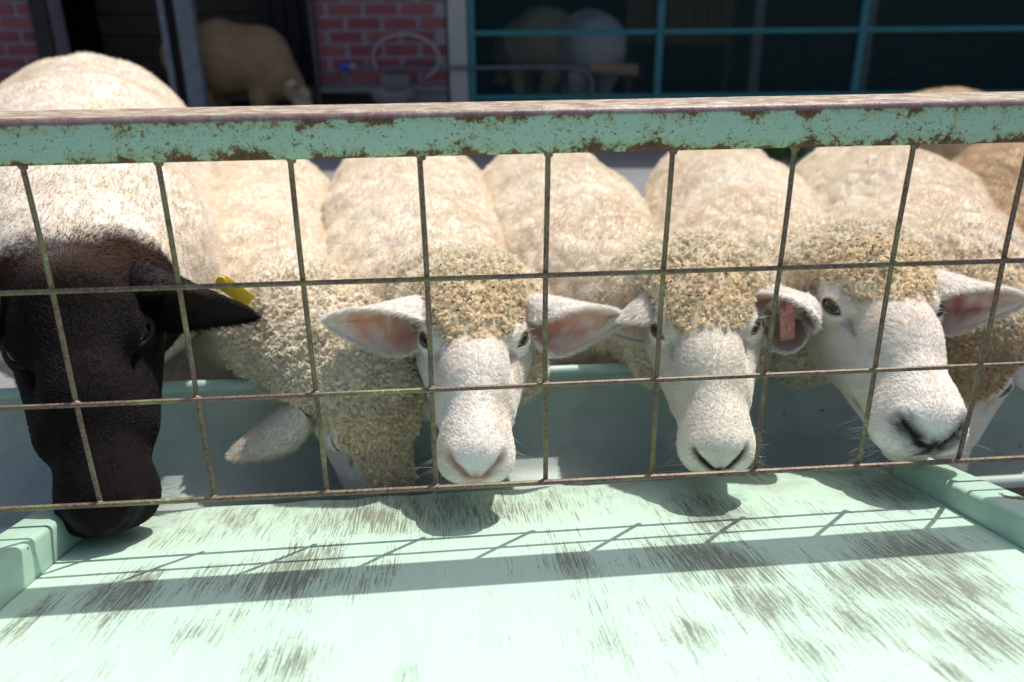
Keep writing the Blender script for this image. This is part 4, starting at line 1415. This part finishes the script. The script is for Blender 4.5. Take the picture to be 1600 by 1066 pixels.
s3 = dict(label='white faced sheep facing straight at the viewer with both pink ears spread', group=G,
          pos=(-0.0685, 0.200, 0.572), fwd=(-0.037, -0.93, -0.365), up=(0.008, -0.365, 0.93), scale=1.075,
          spine=[(-0.185, 1.24, 0.475, 0.19), (-0.168, 0.90, 0.45, 0.205), (-0.15, 0.60, 0.455, 0.188), (-0.115, 0.42, 0.525, 0.108)], neck_r=0.086,
          nose=(0.55, 0.32, 0.27), nose_w=0.010, slit=0.55, seeds=26,
          ears=[dict(side=1, tip=at(505, 500, 0.205), open=(-0.10, -0.93, -0.25), w=0.060),
                dict(side=-1, tip=at(976, 497, 0.245), open=(0.10, -0.93, -0.25), w=0.062)])
s4 = dict(label='white faced sheep with a dark nose, left of the pink tagged sheep', group=G,
          pos=(0.231, 0.200, 0.576), fwd=(-0.13, -0.885, -0.445), up=(-0.154, -0.43, 0.89), scale=1.075,
          spine=[(0.145, 1.22, 0.47, 0.175), (0.14, 0.89, 0.445, 0.20), (0.15, 0.61, 0.45, 0.183), (0.222, 0.42, 0.53, 0.096)], neck_r=0.086,
          nose=BLACK_NOSE, nose_w=0.0075, seeds=14, face=(0.84, 0.79, 0.70), crown=0.85, lip=0.5,
          ears=[dict(side=1, tip=at(938, 512, 0.26), open=(-0.1, -0.8, -0.6), w=0.055),
                dict(side=-1, tip=at(1262, 470, 0.33), open=(0.4, -0.6, -0.5), w=0.055)])
s5 = dict(label='white faced sheep in three-quarter view with a black nose and pink ear tag', group=G,
          pos=(0.4756, 0.225, 0.582), fwd=(-0.115, -0.95, -0.285), up=(-0.03, -0.285, 0.95), scale=1.225, muzzle=1.1,
          spine=[(0.555, 1.20, 0.475, 0.172), (0.50, 0.89, 0.445, 0.195), (0.445, 0.61, 0.45, 0.183), (0.465, 0.43, 0.525, 0.108)], neck_r=0.086,
          nose=BLACK_NOSE, nose_w=0.015, seeds=60, crown=0.7, lip=0.9,
          ears=[dict(side=1, tip=at(1160, 462, 0.205), base=at(1246, 480, 0.24), open=(0.05, -0.9, -0.35), w=0.064, pink=(0.42, 0.17, 0.13), roll=1.1),
                dict(side=-1, tip=at(1606, 468, 0.20), open=(0.05, -0.9, -0.35), w=0.068, pink=(0.5, 0.22, 0.17))])
s6 = dict(label='sheep with a brown curly forehead tucked behind the muzzle of the pink tagged sheep', group=G,
          pos=(0.650, 0.2746, 0.4606), fwd=(-0.25, -0.25, -0.93), up=(-0.567, -0.819, 0.085), scale=0.97,
          spine=[(0.925, 1.20, 0.47, 0.18), (0.845, 0.89, 0.445, 0.205), (0.765, 0.60, 0.45, 0.18), (0.71, 0.43, 0.53, 0.115)], neck_r=0.085,
          nose=(0.45, 0.28, 0.24), top_col=(0.66, 0.50, 0.30),
          ears=[dict(side=-1, tip=at(1650, 560, 0.33), open=(0.3, 0.3, -0.8), w=0.055),
                dict(side=1, tip=at(1400, 560, 0.36), open=(-0.3, 0.3, -0.8), w=0.055)])
s7 = dict(label='tan backed sheep cut off by the right edge of the photo', group=G,
          pos=(0.98, 0.24, 0.52), fwd=(-0.1, -0.7, -0.7), up=(0, -0.7, 0.7), scale=1.0, near=True, nfur=6000,
          spine=[(1.30, 1.16, 0.47, 0.185), (1.17, 0.86, 0.45, 0.21), (1.03, 0.58, 0.44, 0.175), (1.0, 0.42, 0.55, 0.115)],
          wool=(0.62, 0.49, 0.34), crevice=(0.36, 0.24, 0.12), dens=0.7,
          ears=[dict(side=1, tip=at(1592, 405, 0.28), open=(0, -0.8, -0.5), w=0.05), dict(side=-1, tip=(1.16, 0.27, 0.56), open=(0, -0.8, -0.5), w=0.05)])
s8 = dict(label='brownish sheep standing crosswise behind the row, its back just above the rail', near=False, fuzz=True,
          pos=(2.02, 1.62, 0.53), fwd=(0.85, -0.2, -0.45), up=(0.4, 0, 0.9), scale=1.0,
          spine=[(1.22, 1.74, 0.49, 0.165), (1.43, 1.74, 0.475, 0.20), (1.68, 1.70, 0.45, 0.18), (1.84, 1.66, 0.48, 0.12)],
          wool=(0.58, 0.45, 0.31), crevice=(0.30, 0.19, 0.10), dens=0.5)


def bpos(lat, dep, z):
    q = BORG + LT * lat + HD * dep; return (q[0], q[1], z)


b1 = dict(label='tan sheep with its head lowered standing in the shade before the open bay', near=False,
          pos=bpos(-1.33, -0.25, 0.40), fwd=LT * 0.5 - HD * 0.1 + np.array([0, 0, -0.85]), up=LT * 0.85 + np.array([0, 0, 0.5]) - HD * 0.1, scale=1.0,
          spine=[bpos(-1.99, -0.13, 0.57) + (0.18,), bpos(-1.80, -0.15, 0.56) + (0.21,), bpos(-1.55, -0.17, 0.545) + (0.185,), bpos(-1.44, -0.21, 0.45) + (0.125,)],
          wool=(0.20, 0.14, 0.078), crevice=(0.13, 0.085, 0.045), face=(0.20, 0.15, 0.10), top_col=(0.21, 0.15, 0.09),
          ears=[dict(side=1, tip=np.array(bpos(-1.46, -0.42, 0.40)), open=(-0.2, -0.8, -0.4), w=0.05)])
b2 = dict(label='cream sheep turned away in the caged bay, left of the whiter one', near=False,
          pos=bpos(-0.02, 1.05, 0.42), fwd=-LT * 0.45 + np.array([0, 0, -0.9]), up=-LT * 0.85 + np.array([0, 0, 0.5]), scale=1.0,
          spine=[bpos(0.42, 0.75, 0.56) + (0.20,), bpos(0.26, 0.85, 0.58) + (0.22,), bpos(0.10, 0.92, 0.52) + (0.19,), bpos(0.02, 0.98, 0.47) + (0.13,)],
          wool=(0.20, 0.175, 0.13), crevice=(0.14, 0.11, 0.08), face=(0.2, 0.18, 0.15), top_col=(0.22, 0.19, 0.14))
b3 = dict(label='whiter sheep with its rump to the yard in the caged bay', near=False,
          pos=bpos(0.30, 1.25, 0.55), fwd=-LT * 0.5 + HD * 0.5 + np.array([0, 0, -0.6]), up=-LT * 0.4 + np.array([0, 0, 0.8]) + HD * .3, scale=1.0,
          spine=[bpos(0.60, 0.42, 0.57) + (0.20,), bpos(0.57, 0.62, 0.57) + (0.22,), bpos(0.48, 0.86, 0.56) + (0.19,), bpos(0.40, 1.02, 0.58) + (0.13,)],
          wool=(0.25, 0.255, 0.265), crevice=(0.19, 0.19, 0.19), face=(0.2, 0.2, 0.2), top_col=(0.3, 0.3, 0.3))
ALL = [s1, s2, s3, s4, s5, s6, s7, s8, b1, b2, b3]
for d_ in ALL:
    make_sheep(d_)


def tag_plate(d, name, c, x, z, w, h, th, material, hole=None, label=None):
    """a plastic ear tag: plate with a round button"""
    c, x, z = np.array(c, float), np.array(x, float), np.array(z, float)
    x /= np.linalg.norm(x); z -= x * (z @ x); z /= np.linalg.norm(z); y = np.cross(z, x)
    loc = d['_loc']; mb = MB(); b = MB().box((-w / 2, -th / 2, -h), (w / 2, th / 2, 0), 0.0012)
    mb.add([c + x * p[0] + y * p[1] + z * p[2] - loc for p in b.v], b.f)
    mb.tube([c - y * 0.006 - loc, c + y * 0.007 - loc], [0.0062, 0.0062], 14)
    mb.tube([c + y * 0.007 - loc, c + y * 0.010 - loc], [0.0034, 0.0030], 12)
    o = mb.build(name, material, d['_root'], smooth=True)
    if label: o['label'] = label
    return o


tag_plate(s5, 'ear_tag', at(1230, 480, 0.190), (1, 0.15, 0.1), (0.22, 0.1, 1.0), 0.021, 0.045, 0.0022, M['tag_p'], label='faded pink ear tag')
tag_plate(s1, 'ear_tag', at(346, 440, 0.268), (0.5, 0.2, 0.6), (-0.72, 0.1, 0.55), 0.020, 0.045, 0.0022, M['tag_y'], label='yellow ear tag')
